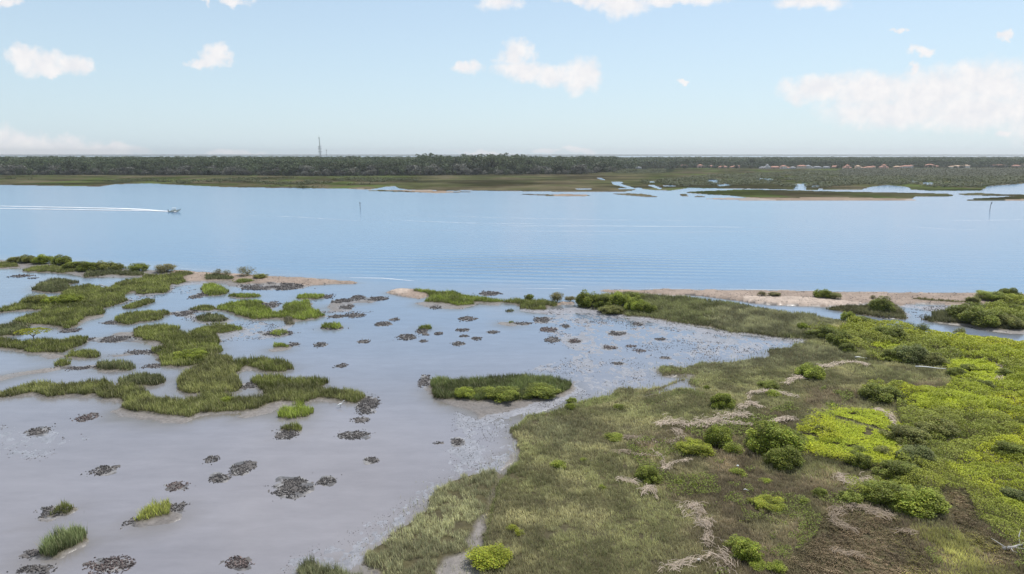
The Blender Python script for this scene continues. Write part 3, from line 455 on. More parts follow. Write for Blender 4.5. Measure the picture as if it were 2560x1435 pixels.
def zone_cols(x, y, ids):
    r = np.random.default_rng(5).random
    n1_ = fbm(x, y, 7, 4, 60)[:, None]; n2_ = fbm(x, y, 1.6, 3, 61)[:, None]
    c = np.tile(np.array((.120, .138, .052)), (len(x), 1)); c = lerp(c, np.array((.150, .155, .072)), sstep(.4, .65, n1_))
    for i, it in enumerate(ISL):
        k = ids == i+1
        if k.any(): c[k] = np.array(it[4])*(.85+.3*n1_[k])
    main = ids >= 200
    c[(ids == 201)] = (.068, .088, .026); c[ids == 202] = (.140, .165, .085)
    edge = main & (look(LND, x, y+3.5) < .5); c[edge & (ids == 200)] = (.105, .135, .038)
    k = main & soft(darkg, x, y); c[k] = (.098, .112, .055)
    k = main & soft(brown, x, y); mixb = sstep(.32, .60, fbm(x, y, 5, 4, 63))[:, None]; c = np.where(k[:, None], lerp(c, np.array(BROWNC), .35+.65*mixb), c)
    k = main & soft(dbrown, x, y); c[k] = (.135, .098, .074)
    k = main & soft(yograss, x, y); c[k] = (.185, .20, .035)
    c = c*(.72+.56*n2_)*1.38
    c = lerp(c, c.mean(1, keepdims=True)*np.array((1.24, 1.0, .55)), .48*(ids >= 200)[:, None]); c[ids >= 200] *= 2.55; c[ids < 200] *= np.array((1.22, 1.04, 1.25))
    bl = fbm(x, y, 3.2, 3, 205)[:, None]; c = c*(.66+.68*sstep(.3, .7, bl))
    c = c*(.75+.5*r((len(x), 1))); dead = r(len(x)) < np.where(ids == 202, .22, .10); c[dead] = c[dead]*.5+np.array((.20, .17, .11))
    return c
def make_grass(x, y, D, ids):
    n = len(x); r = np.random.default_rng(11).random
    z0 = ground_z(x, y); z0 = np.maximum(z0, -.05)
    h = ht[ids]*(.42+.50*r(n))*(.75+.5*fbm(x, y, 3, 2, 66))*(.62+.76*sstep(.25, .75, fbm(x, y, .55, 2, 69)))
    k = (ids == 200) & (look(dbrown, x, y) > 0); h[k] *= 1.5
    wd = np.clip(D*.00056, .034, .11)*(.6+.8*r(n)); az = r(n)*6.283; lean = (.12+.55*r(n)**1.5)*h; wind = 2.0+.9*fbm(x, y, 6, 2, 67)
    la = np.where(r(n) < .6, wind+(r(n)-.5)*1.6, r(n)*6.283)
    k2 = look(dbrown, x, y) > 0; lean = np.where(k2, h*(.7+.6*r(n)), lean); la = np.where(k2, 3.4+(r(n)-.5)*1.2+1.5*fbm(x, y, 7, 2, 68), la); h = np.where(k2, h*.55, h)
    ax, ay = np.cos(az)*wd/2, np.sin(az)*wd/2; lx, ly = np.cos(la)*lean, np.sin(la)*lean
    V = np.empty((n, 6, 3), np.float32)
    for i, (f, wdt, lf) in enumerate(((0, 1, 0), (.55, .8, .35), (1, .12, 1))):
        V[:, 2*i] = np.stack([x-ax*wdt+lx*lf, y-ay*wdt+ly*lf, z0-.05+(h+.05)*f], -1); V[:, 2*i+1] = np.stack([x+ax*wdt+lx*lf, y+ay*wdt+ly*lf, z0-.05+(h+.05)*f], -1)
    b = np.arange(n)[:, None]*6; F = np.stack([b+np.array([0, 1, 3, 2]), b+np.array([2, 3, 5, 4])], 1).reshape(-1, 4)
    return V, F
pts = []
for d0, d1 in ((44, 60), (60, 80), (80, 105), (105, 140), (140, 190), (190, 260)):
    dm = (d0+d1)/2; dens = min(125, 125*(68/dm)**1.3); hw = d1*.80+14; nn = int(dens*(d1-d0)*2*hw)
    r = rng.random((nn, 2)); x = (r[:, 0]-.5)*2*hw; y = d0+r[:, 1]*(d1-d0)
    k = np.abs(x) < y*.78+12; x, y = x[k], y[k]
    jx = (fbm(x, y, 2.2, 3, 5)-.5)*1.6; jy = (fbm(x, y, 2.2, 3, 8)-.5)*1.6
    ids = look(grassbase, x+jx, y+jy); rj = rng.normal(size=(2, len(x)))*1.5; nb_ = look(grassbase, x+rj[0], y+rj[1]); ids = np.where((ids == 0) & (nb_ >= 200) & (look(CHANNEL, x, y) < 1) & (rng.random(len(x)) < .16), 202, ids); k = ids > 0
    k &= ~((look(yel, x, y) > 0) & (ids == 200)); k &= ~((look(scrub, x, y) > 0) & (rng.random(len(x)) < .75))
    k &= ~((ids == 202) & (fbm(x, y, 1.5, 3, 70) < .40)); k &= ~((ids >= 200) & (fbm(x, y, .9, 2, 71) < .22))
    pts.append((x[k], y[k], ids[k]))
px = np.concatenate([p[0] for p in pts]); py = np.concatenate([p[1] for p in pts]); pid = np.concatenate([p[2] for p in pts]).astype(int)
# sparse stems standing in the wet mud along the edges
Vb, Fb = make_grass(px, py, dist(px, py), pid); Cb = np.repeat(zone_cols(px, py, pid)[:, None], 6, 1); Cb[:, :2] *= .55; Cb[:, 4:] *= 1.12  # shade at the blade feet and lighter tips put into the grass colour
print('blades', len(px))
def sub(mask, name):
    k = np.where(mask)[0]; V = Vb[k]; nb = len(k); b = np.arange(nb)[:, None]*6
    F = np.stack([b+np.array([0, 1, 3, 2]), b+np.array([2, 3, 5, 4])], 1).reshape(-1, 4)
    return qmesh(name, V, F, M_grass, {'col': Cb[k].reshape(-1, 3)})
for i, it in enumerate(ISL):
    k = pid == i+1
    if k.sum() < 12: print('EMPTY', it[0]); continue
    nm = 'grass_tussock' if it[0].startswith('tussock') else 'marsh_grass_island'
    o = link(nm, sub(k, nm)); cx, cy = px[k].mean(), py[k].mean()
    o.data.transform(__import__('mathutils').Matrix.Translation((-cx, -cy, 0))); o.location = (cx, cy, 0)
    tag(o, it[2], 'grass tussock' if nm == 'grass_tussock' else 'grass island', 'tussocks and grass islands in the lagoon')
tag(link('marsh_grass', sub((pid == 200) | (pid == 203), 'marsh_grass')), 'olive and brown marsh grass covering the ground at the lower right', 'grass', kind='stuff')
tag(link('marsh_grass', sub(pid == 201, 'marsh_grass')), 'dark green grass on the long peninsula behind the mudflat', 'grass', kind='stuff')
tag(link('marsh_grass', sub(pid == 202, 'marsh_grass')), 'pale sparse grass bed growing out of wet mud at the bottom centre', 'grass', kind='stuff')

# ------------------------------------------------------------------ leaves: low scrub and succulent mats
def cards(x, y, z, size, up=.6, seed=1):
    n = len(x); r = np.random.default_rng(seed).normal(size=(n, 3)); nrm = r+np.array((0, 0, up*2)); nrm /= np.linalg.norm(nrm, axis=1)[:, None]
    a = np.cross(nrm, np.random.default_rng(seed+1).normal(size=(n, 3))); a /= np.linalg.norm(a, axis=1)[:, None]+1e-9; b = np.cross(nrm, a)
    s = np.asarray(size)[:, None] if np.ndim(size) else size; p = np.stack([x, y, z], -1)
    V = np.stack([p-a*s*.5-b*s*.16, p+b*s*.42*-1+a*s*.1, p+a*s*.6+b*s*.05, p+b*s*.40], 1)
    return V, np.arange(n*4).reshape(n, 4)
def scatter(maskf, d0, d1, densf):
    X = []; Y = []
    for a in np.arange(d0, d1, 15.):
        bnd = min(a+15, d1); hw = bnd*.8+14; nn = int(densf((a+bnd)/2)*(bnd-a)*2*hw); r = rng.random((nn, 2)); x = (r[:, 0]-.5)*2*hw; y = a+r[:, 1]*(bnd-a)
        k = (np.abs(x) < y*.78+12); x, y = x[k], y[k]; k = maskf(x, y); X.append(x[k]); Y.append(y[k])
    return np.concatenate(X), np.concatenate(Y)
def bumps(x, y, sc=2.6, s=80):                      # rounded bush tops from a jittered cell pattern
    gx, gy = np.floor(x/sc), np.floor(y/sc); best = np.zeros(len(x)); who = np.zeros(len(x))
    for i in (-1, 0, 1):
        for j in (-1, 0, 1):
            cx, cy = gx+i, gy+j; h = TAB[(cx*7+s).astype(int) & 255, (cy*13).astype(int) & 255]; h2 = TAB[(cx*5).astype(int) & 255, (cy*3+s).astype(int) & 255]; h3 = TAB[(cx*11+9).astype(int) & 255, (cy*17+s).astype(int) & 255]
            qx, qy = (cx+.1+.8*h)*sc, (cy+.1+.8*h2)*sc; R = sc*(.40+.45*h3); d = ((x-qx)**2+(y-qy)**2)/R**2; v = np.sqrt(np.clip(1-d, 0, 1))*R*.95
            who = np.where(v > best, h3, who); best = np.maximum(best, v)
    return best, who
mk = lambda x, y: (look(scrub, x, y) > 0) & (look(grassbase, x, y) > 0) & ~((look(yel, x, y) > 0) & (fbm(x, y, 2.2, 3, 94) < .60))
x, y = scatter(mk, 44, 240, lambda d: min(150, 150*(75/d)**1.35)); D = dist(x, y)
r = rng.random(len(x)); bt, who = bumps(x+1.5*(fbm(x, y, 1.5, 3, 84)-.5), y+1.5*(fbm(x, y, 1.5, 3, 85)-.5), 2.9); bt2, _ = bumps(x, y, .9, 33)
tallz = .5+.5*sstep(.4, .6, fbm(x, y, 15, 3, 81)); hz = (bt*.62+bt2*.45+.35*(fbm(x, y, .7, 2, 86)-.3))*tallz
keep = (bt > .30) | (rng.random(len(x)) < .55); x, y, r, bt, who, bt2, tallz, hz, D = [q[keep] for q in (x, y, r, bt, who, bt2, tallz, hz, D)]
z = ground_z(x, y)+.10+hz*(1-.75*r**2.2)
ye = (look(yscrub, x, y) > 0) | (look(yel, x, y) > 0)
base_g = lerp(np.array((.215, .255, .042)), np.array((.310, .335, .060)), who[:, None])
base_y = lerp(np.array((.44, .50, .032)), np.array((.68, .70, .032)), sstep(.35, .65, fbm(x, y, 8, 4, 82))[:, None])
ymix = np.clip((ye*1.0+.18+(fbm(x, y, 10, 4, 83)-.5)*1.3), 0, 1)[:, None]*(1-sstep(.6, 1.1, bt)[:, None]*.45)
cc_ = lerp(base_g, base_y, ymix)*(.72+.5*who[:, None])*(.66+.62*rng.random((len(x), 1)))
darkb = (who > .85) & (bt > .35); cc_[darkb] *= .8
grow = look(darkg, x, y) > 0; cc_[grow] *= .8
V, F = cards(x, y, z, np.clip(D*.0014, .10, .30)*(.7+.6*rng.random(len(x))), .7, 3)
tag(link('low_scrub', qmesh('low_scrub', V, F, M_leafc, {'col': np.repeat(cc_, 4, 0)})), 'dense low green and yellow scrub covering the right side', 'scrub', kind='stuff')
print('scrub', len(x))
gap = raster([P('K',715,196,760,196,960,256,1150,316,1275,350,1265,372,1140,332,930,270,720,212)])
mk = lambda x, y: soft(yel, x, y, 1.2) & (look(gap, x, y) < 1) & (look(grassbase, x, y) == 200) & (fbm(x, y, 1.8, 3, 92) > .27)
x, y = scatter(mk, 70, 160, lambda d: 170*(80/d)); D = dist(x, y); z = ground_z(x, y)+.22+.22*fbm(x, y, 1.2, 3, 90)+.10*rng.random(len(x))
cy_ = lerp(np.array((.34, .42, .022)), np.array((.54, .60, .022)), fbm(x, y, 3, 3, 91)[:, None])*(.8+.4*rng.random((len(x), 1)))
V, F = cards(x, y, z, np.clip(D*.0014, .09, .22), 1.6, 5)
tag(link('succulent_ground_cover', qmesh('succulent_ground_cover', V, F, M_leafc, {'col': np.repeat(cy_, 4, 0)})), 'bright lime yellow flat succulent mats split by a dark line', 'ground cover', kind='stuff')
# weeds and seedlings dotted through the olive meadow
mk = lambda x, y: (look(grassbase, x, y) == 200) & (look(scrub, x, y) < 1) & (fbm(x, y, 4.5, 4, 95) > .60) & (look(brown, x, y) > 0) & (look(dbrown, x, y) < 1)
x, y = scatter(mk, 46, 130, lambda d: 45*(75/d)); z = ground_z(x, y)+.2+.4*rng.random(len(x)); D = dist(x, y)
V, F = cards(x, y, z, np.clip(D*.0019, .12, .3), .8, 7); cw = np.array((.20, .24, .045))*(.6+.7*rng.random((len(x), 1)))
tag(link('weed_cover', qmesh('weed_cover', V, F, M_leafc, {'col': np.repeat(cw, 4, 0)})), 'loose green weeds scattered through the brown brush', 'weeds', kind='stuff')

# ------------------------------------------------------------------ bushes, one thing each (foliage > stems)
def bush_mesh(seed, n=5200, flat=1., lobes=9, spiky=0., card=.15, rl=1.):
    r = np.random.default_rng(seed); L_ = [(0, 0, .34, .32*rl)]
    for i in range(lobes):
        a = r.random()*6.283; q = .20+.42*r.random()**.8; L_.append((math.cos(a)*q, math.sin(a)*q*(.7+.5*r.random()), (.05+.62*r.random()*(1.1-q)), (.12+.17*r.random())*rl))
    L_ = np.array(L_); w = L_[:, 3]**2; k = r.choice(len(L_), n, p=w/w.sum()); d = r.normal(size=(n, 3)); d /= np.linalg.norm(d, axis=1)[:, None]
    rr_ = L_[k, 3]*(1-.35*r.random(n)**2)*(1+.25*(vn(d[:, 0]*3+k, d[:, 1]*3+d[:, 2]*2, seed)-.5)*2); p = L_[k, :3]+d*rr_[:, None]*np.array((1.05, 1.05, .95)); p[:, 2] *= flat
    if spiky: p[:, :2] += d[:, :2]*spiky*r.random((n, 1)); p[:, 2] += spiky*r.random(n)*.8
    kk = k[p[:, 2] > .02]; p = p[p[:, 2] > .02]; n = len(p); ex = np.percentile(np.abs(p[:, :2]), 97); p[:, :2] *= .48/ex; p[:, 2] *= .97/np.percentile(p[:, 2], 98); V, F = cards(p[:, 0], p[:, 1], p[:, 2], card*(.6+.8*r.random(n)), .35, seed+50)
    lb = r.random(len(L_)); cv = (.65+.7*r.random((n, 1)))*(.62+.8*lb[kk][:, None]); cl = np.ones((n, 3))*cv; cl[:, 0:1] *= .9+.3*r.random((n, 1))
    return qmesh('foliage', V, F, M_leaf, {'col': np.repeat(cl, 4, 0)})
def stem_mesh(seed, top=.55, n=5):
    r = random.Random(seed); m = MB()
    for i in range(n):
        a = r.random()*6.28; q = .15+.2*r.random(); m.tube([(0, 0, -.05), (math.cos(a)*q*.3, math.sin(a)*q*.3, top*.4), (math.cos(a)*q, math.sin(a)*q, top)], [.03, .02, .008], 5)
    return m.mesh('stem', M_bark)
PROTO = {'round': [bush_mesh(s, 6500, 1, 30, .08, .056, .75) for s in (1, 2, 3, 4)], 'low': [bush_mesh(s, 4400, .6, 30, .09, .055) for s in (11, 12, 13)], 'loose': [bush_mesh(s, 1700, .9, 16, .16, .062) for s in (21, 22, 23)], 'spiky': [bush_mesh(s, 1300, 1.0, 12, .28, .055) for s in (31, 32)]}
PROTO['roundbig'] = [bush_mesh(s, 20000, 1, 60, .06, .036, .62) for s in (61, 62)]; PROTO['lowbig'] = [bush_mesh(s, 14000, .6, 70, .08, .036, .55) for s in (71, 72)]; PROTO['loosebig'] = [bush_mesh(s, 6000, .9, 40, .14, .040, .6) for s in (81, 82)]
STEMS = [stem_mesh(s) for s in (1, 2, 3)]
TINT = dict(g=(.195, .235, .040), b=(.240, .295, .040), o=(.215, .232, .062), y=(.27, .31, .034), d=(.165, .195, .065), k=(.21, .20, .085))
BUSH = [ # block, centre x, base y, width, kind, tint, height/width, label
 ('G',1515,215,165,'round','b',.75,'bright round bush left of the upper straw pile'), ('G',1490,500,190,'round','b',.85,'tall bright bush in the middle of the brown meadow'), ('G',1590,560,120,'loose','b',.9,'feathery right half of the tall meadow bush'),
 ('G',1300,560,230,'low','y',.35,'low yellowish bush left of the tall meadow bush'), ('G',1910,570,340,'round','b',.75,'biggest round bush beside the lime mats'), ('G',1970,660,220,'round','g',.75,'darker bush in front of the biggest round one'),
 ('G',960,765,165,'round','g',.8,'vivid green ball-shaped bush beside straw'), ('G',285,660,115,'loose','b',.6,'small yellowish sprout in the grey green meadow'), ('G',470,610,48,'loose','b',.8,'tiny sprout right of the small yellowish one'),
 ('G',610,820,58,'loose','b',.9,'tiny upright sprout in mid meadow'), ('G',1380,75,42,'round','b',.9,'little green ball by the wet inlet'), ('G',735,220,80,'low','g',.5,'flat bush at the back of the meadow'), ('G',375,215,70,'round','b',.6,'small round bush on the shoreline of the meadow'),
 ('G',1700,1350,175,'round','b',.8,'bright bush near the bottom right of the reed wrack'), ('G',1920,1425,110,'low','b',.6,'low bright bush in the bottom right corner of the meadow'), ('G',1620,710,110,'loose','b',.5,'faint sprawling weed bush in the brown brush'),
 ('G',1190,775,45,'loose','b',.9,'thin sprout right of the ball-shaped bush'), ('G',1290,800,45,'loose','b',.9,'thin sprout second right of the ball-shaped bush'), ('G',1860,975,210,'low','y',.3,'low row of yellow weeds in dark brush'), ('G',1820,770,80,'loose','b',.5,'small weed clump right of the white stick'),
 ('G',700,450,130,'low','b',.35,'low weed patch behind the left straw'), ('G',1620,1260,150,'low','g',.6,'dark leafy bush behind the bottom straw'), ('G',1780,1420,120,'low','b',.5,'low leafy patch at the bottom edge'),
 ('F',1410,1400,230,'loose','y',.42,'large yellow bush at the bottom centre edge'), ('F',1545,1180,70,'loose','y',.7,'small yellow bush above the large yellow one'), ('F',1590,1200,60,'loose','y',.6,'faint yellow sprig beside the small yellow bush'),
 ('F',1250,350,130,'low','b',.4,'leftmost bush of the lens-shaped island'), ('F',1370,345,120,'loose','g',.5,'second bush of the lens-shaped island'), ('F',1500,368,200,'low','g',.36,'widest bright bush of the lens-shaped island'), ('F',1720,350,200,'low','g',.36,'rightmost bright bush of the lens-shaped island'), ('F',1910,380,60,'round','b',.7,'small bush on the meadow shore right of the lens-shaped island'),
 ('K',620,815,95,'round','g',.7,'small green bush left of the tall dead reed'), ('K',490,870,80,'loose','b',.6,'yellow green sprout near the small green bush'), ('K',900,880,160,'round','g',.55,'bush just right of the tall dead reed'), ('K',1200,900,280,'round','g',.6,'wide dark leafy bush above the matted brown reeds'), ('K',1450,960,330,'round','b',.5,'wide bright bush at the edge of the brown reeds'),
 ('K',660,330,130,'round','o',.6,'grey green bush at the corner of the lime mat'), ('K',950,580,170,'round','g',.7,'dark bush in front of the lime mat'), ('K',1170,500,130,'loose','o',.6,'olive bush right of the lime mat'), ('K',940,470,110,'low','g',.5,'flat bush on the lime mat edge'),
 ('K',1300,700,260,'round','g',.55,'large dark bush right of the pink straw patch'), ('K',1420,560,220,'round','d',.6,'dark olive bush behind the large dark one'), ('K',1350,400,260,'round','o',.5,'olive rounded bush below the back mats'), ('K',1600,330,240,'low','o',.5,'flat olive bush among yellow scrub'), ('K',2180,500,180,'round','g',.55,'green bush near the right edge'), ('K',2200,860,130,'round','d',.7,'dark bush cut by the right edge'),
 ('D',630,1050,230,'round','b',.5,'green bush beside the small straw heap at the back of the meadow'), ('D',250,1150,170,'low','g',.4,'flat green bush left of the small straw heap'), ('D',290,1215,130,'low','b',.4,'flat bush above the upper straw pile'),
 ('D',735,320,130,'round','b',.55,'leaning green bush on the beach crest'), ('D',850,330,110,'loose','o',.5,'thin right half of the leaning beach bush'), ('D',1188,322,45,'loose','k',.7,'tiny brown dead bush alone on the beach'), ('D',1285,440,165,'round','g',.75,'round dark bush on the creek bank'), ('D',1420,450,110,'spiky','k',.5,'grey bare twiggy bush right of the round creek bush'),
 ('D',2460,320,140,'round','g',.55,'round bush on the far right beach'), ('D',2110,360,95,'low','o',.5,'low grey green bush on the beach grass'), ('D',2320,345,220,'low','b',.3,'low spreading bush left of the far right round bush'), ('D',170,302,75,'loose','k',.6,'small brownish bush on the pale sand ridge'), ('D',295,305,100,'low','k',.3,'flat brownish shrub right of the small brownish bush'),
 ('D',970,525,110,'round','b',.7,'bright bush jutting over the creek'), ('D',1100,560,160,'low','g',.4,'low green shrub trailing from the creek bush'), ('D',540,610,85,'round','b',.8,'bright small bush at the start of the hedge'), ('D',790,690,180,'round','g',.6,'middle bush of the short mangrove hedge'), ('D',900,750,190,'round','g',.65,'tall bright bush in the mangrove hedge'), ('D',970,805,130,'round','g',.6,'last bush of the mangrove hedge above the mud'), ('D',650,670,130,'low','g',.5,'flat bush linking the hedge'),
 ('D',1370,890,150,'round','g',.65,'green bush left of the dark grey bush'), ('D',1560,905,240,'round','d',.6,'dark grey green bush above the white pole'), ('D',1760,930,190,'round','o',.5,'olive bush right of the dark grey one'), ('D',1380,700,220,'low','g',.5,'wide bush in the scrub near the creek'), ('D',1990,650,90,'loose','o',.8,'grey sprig bush standing at the water edge'), ('D',1640,620,90,'loose','d',.8,'grey bush by the creek bend'), ('D',1530,590,110,'spiky','d',.6,'bare grey bush in the creek mouth'),
 ('D',1960,1030,130,'round','g',.5,'dark bush on the lime mat near the right edge'), ('D',2080,985,120,'low','g',.4,'flat bush on top of the back lime mat'), ('D',2240,1145,120,'round','g',.5,'round bush below the back lime mat'), ('D',2440,1050,140,'round','g',.5,'bush right of the back lime mat'), ('D',1300,1270,280,'round','g',.5,'wide dark bush between brown brush and yellow scrub'),
 ('D',2120,520,260,'round','g',.5,'large mangrove bush across the creek'), ('D',2260,570,280,'round','g',.45,'largest mangrove bush across the creek'), ('D',2450,580,190,'round','o',.5,'olive mangrove bush across the creek at the right'),
 ('C',452,330,85,'round','g',.7,'small round bush on the second ridge'), ('C',708,345,120,'loose','k',.8,'pale yellowish bush by the sand patch'), ('C',990,385,190,'round','g',.75,'first and tallest bush of the mangrove row'), ('C',1130,395,180,'round','g',.6,'second bush of the mangrove row'), ('C',1280,385,200,'round','b',.6,'third bush of the mangrove row'), ('C',1430,440,200,'round','b',.6,'bright bush at the front of the mangrove row'), ('C',1540,450,150,'round','g',.6,'last dark bush of the mangrove row'),
 ('C',1400,350,170,'low','g',.5,'back bush of the mangrove row'), ('C',1210,450,210,'low','o',.3,'grey low shrub in front of the mangrove row'), ('C',830,345,110,'loose','k',.4,'thin yellow sprigs left of the mangrove row'),
 ('A',110,130,95,'low','o',.5,'leftmost round bush on the far shore'), ('A',212,130,115,'round','o',.5,'second bush from the left on the far shore'), ('A',360,138,135,'round','b',.5,'bright dome-shaped bush on the far shore'), ('A',520,150,135,'round','g',.55,'bushy dark dome right of the bright dome'), ('A',640,188,160,'low','g',.35,'low bush right of the dark dome'),
 ('A',770,205,155,'round','g',.45,'wide dark bush in the shoreline row'), ('A',910,195,145,'round','o',.45,'olive bush in the shoreline row'), ('A',1035,192,100,'round','o',.5,'small olive bush in the shoreline row'), ('A',1220,205,140,'low','g',.45,'bush left of the brownish one at the beach end'), ('A',1460,218,155,'loose','k',.45,'brownish bush where the beach begins'),
 ('A',1945,245,75,'spiky','k',.7,'left spiky bush on the beach'), ('A',2025,245,75,'spiky','k',.6,'middle spiky bush on the beach'), ('A',2200,255,140,'spiky','k',.6,'pale fan-shaped bush on the beach'), ('A',2320,275,110,'low','o',.3,'low shrub right of the pale fan-shaped bush'), ('A',290,500,160,'loose','o',.45,'pale bush on the grass tongue'), ('A',420,505,110,'low','b',.5,'yellow green bush on the grass tongue'), ('A',570,500,190,'low','b',.35,'long low bush at the tip of the grass tongue'),
 ('A',1690,1000,240,'low','b',.3,'bright low shrub in the stepped island'), ('A',2020,1385,90,'round','b',.6,'small vivid bush on the long curving bank'),
]
for i, (bk, cx, cy, wd, kind, tn, hw_, label) in enumerate(BUSH):
    s, ox, oy = BL[bk]; u, v = ox+cx/s, oy+cy/s; x, y = P2W(u, v, .3); x, y = float(x), float(y); D = float(dist(x, y)); wm = wd/s*D/FPX
    z = float(ground_z(np.array([x]), np.array([y]))[0]); kb = kind+'big' if (wm > 2.6 and kind != 'spiky') else kind; pr = PROTO[kb][i % len(PROTO[kb])]
    hh = max(hw_*wm*(.9 if D < 120 else 1)*(.78 if D < 150 else .86), .35)
    e = empty('shrub', (x, y+wm*.3, max(z, 0)-.02), random.random()*6.28, (wm, wm, hh)); tag(e, label, 'shrub', 'shrubs of the near marsh')
    f = link('foliage', pr, e); k = .85+.3*random.random(); f.color = (*[q*k for q in TINT[tn]], 1); f.rotation_euler = (0, 0, 0); link('stem', STEMS[i % 3], e)
# the flat topped tree at the left
s, ox, oy = BL['A']; x, y = [float(q) for q in P2W(ox+302/s, oy+815/s, .3)]; D = float(dist(x, y)); wm = 240/s*D/FPX
e = empty('flat_topped_tree', (x, y, .15)); tag(e, 'small flat topped yellow green tree with a forked trunk standing over water', 'tree')
m_ = MB().tube([(0, 0, -.3), (.05, 0, .4), (-.1, 0, .9)], [.12, .09, .07])
for a, q in ((.3, 1), (2.9, 1.3), (1.2, .9), (4.2, .9), (5.4, 1.1), (3.6, .8)): m_.tube([(-.02, 0, .6), (math.cos(a)*q*.6, math.sin(a)*q*.6, 1.2), (math.cos(a)*q*wm*.3, math.sin(a)*q*wm*.3, 1.75)], [.06, .045, .015], 6)
m_.build('trunk', M_bark, e); r = np.random.default_rng(77); n_ = 2600; a = r.random(n_)*6.283; q = np.sqrt(r.random(n_))*wm*.52; z = 1.55+.55*(1-(q/(wm*.52))**2)*(.4+.6*r.random(n_))+.25*fbm(np.cos(a)*q, np.sin(a)*q, .8, 3, 5)
cut = fbm(np.cos(a)*q+9, np.sin(a)*q, .7, 2, 6) > .36; a, q, z = a[cut], q[cut], z[cut]
V, F = cards(np.cos(a)*q, np.sin(a)*q*.8, z, .17*(.6+.8*r.random(len(a))), .8, 9)
o = link('crown', qmesh('crown', V, F, M_leaf, {'col': np.repeat(.7+.6*r.random((len(a), 1))*np.ones((1, 3)), 4, 0)}), e); o.color = (.30, .31, .035, 1)

# ------------------------------------------------------------------ oyster clumps
OCT = np.array([(1, 0, 0), (0, .62, 0), (-.95, .1, 0), (.1, -.6, 0), (.15, .05, .75), (-.1, 0, -.3)]); OF = np.array([(0, 1, 4), (1, 2, 4), (2, 3, 4), (3, 0, 4), (1, 0, 5), (2, 1, 5), (3, 2, 5), (0, 3, 5)])
def lumps(x, y, z, size, seed):
    n = len(x); r = np.random.default_rng(seed); a = r.random(n)*6.283; ca, sa = np.cos(a), np.sin(a); t = (r.random(n)-.2)*1.0; ct, st = np.cos(t), np.sin(t)
    q = OCT[None]*(1+.5*(r.random((n, 6, 3))-.5))*size[:, None, None]; q[..., 0] *= 1.0+.5*r.random((n, 1))
    X = q[..., 0]*ct[:, None]-q[..., 2]*st[:, None]; Z = q[..., 0]*st[:, None]+q[..., 2]*ct[:, None]; Y = q[..., 1]
    V = np.stack([x[:, None]+X*ca[:, None]-Y*sa[:, None], y[:, None]+X*sa[:, None]+Y*ca[:, None], z[:, None]+Z], -1)
    F = (np.arange(n)[:, None, None]*6+OF).reshape(-1, 3); c = np.where(r.random((n, 1)) < .72, np.array((.055, .050, .050)), np.array((.16, .145, .135)))*(.6+.8*r.random((n, 1)))
    return V, F, np.repeat(c, 6, 0)
for i, (bk, cx, cy, rx, ry, label) in enumerate(OYS):
    s, ox, oy = BL[bk]; u, v = ox+cx/s, oy+cy/s; x0, y0 = [float(q) for q in P2W(u, v)]; D = float(dist(x0, y0)); Rx = rx/s*D/FPX; _, ya = P2W(u, v-ry/s); _, yb = P2W(u, v+ry/s); Ry = float(ya-yb)/2
    lsz = max(.11, D*.00115); n_ = int(min(1500, max(16, Rx*Ry*3.14*.36/(lsz*lsz*1.0))))
    r = np.random.default_rng(200+i); a = r.random(n_*2)*6.283; q = r.random(n_*2)**.55*np.where(r.random(n_*2) < .16, .95+.7*r.random(n_*2), .92); x = x0+np.cos(a)*q*Rx; y = y0+np.sin(a)*q*Ry
    k = (fbm(x+i*7, y, max(.7, Rx*.4), 3, 3)-.5)*3.0+.98 > q*1.0; x, y = x[k][:n_], y[k][:n_]; z = np.maximum(ground_z(x, y), -.02)+.02
    V, F, cl = lumps(x, y, z, lsz*(.55+.8*r.random(len(x))), i)
    if 'red' in label or 'pink' in label: cl = cl*np.array((1.25, 1.02, 1.0))
    nr_, na_ = 7, 28; qa = np.arange(na_)/na_*6.283; MV = []
    for q_ in np.linspace(0, 1, nr_):
        ww = 1.0+.45*(fbm(np.cos(qa)*1.3+i*3, np.sin(qa)*1.3, 1., 2, 7)-.5)*2; X_ = x0+np.cos(qa)*q_*Rx*.98*ww; Y_ = y0+np.sin(qa)*q_*Ry*.98*ww
        MV.append(np.stack([X_, Y_, (.09*(1-q_**1.3)-.035+.15*(fbm(X_, Y_, .9, 3, 5)-.5))*(q_ < .95)-.06*(q_ > .95)], -1))
    MV = np.concatenate(MV); MF = [(a_*na_+b_, a_*na_+(b_+1) % na_, (a_+1)*na_+(b_+1) % na_) for a_ in range(nr_-1) for b_ in range(na_)]+[(a_*na_+b_, (a_+1)*na_+(b_+1) % na_, (a_+1)*na_+b_) for a_ in range(nr_-1) for b_ in range(na_)]
    F = np.concatenate([F, np.array(MF)+len(V)*6]); V = np.concatenate([V.reshape(-1, 3), MV]); cl = np.concatenate([cl, np.array((.125, .112, .105))*(.7+.4*fbm(MV[:, 0], MV[:, 1], .5, 2, 3))[:, None]])
    V = V-np.array((x0, y0, 0)); o = link('oyster_clump', qmesh('oyster_clump', V, F, M_shell, {'col': cl})); o.location = (x0, y0, 0); tag(o, label, 'oyster bed', 'oyster beds and shell clumps')
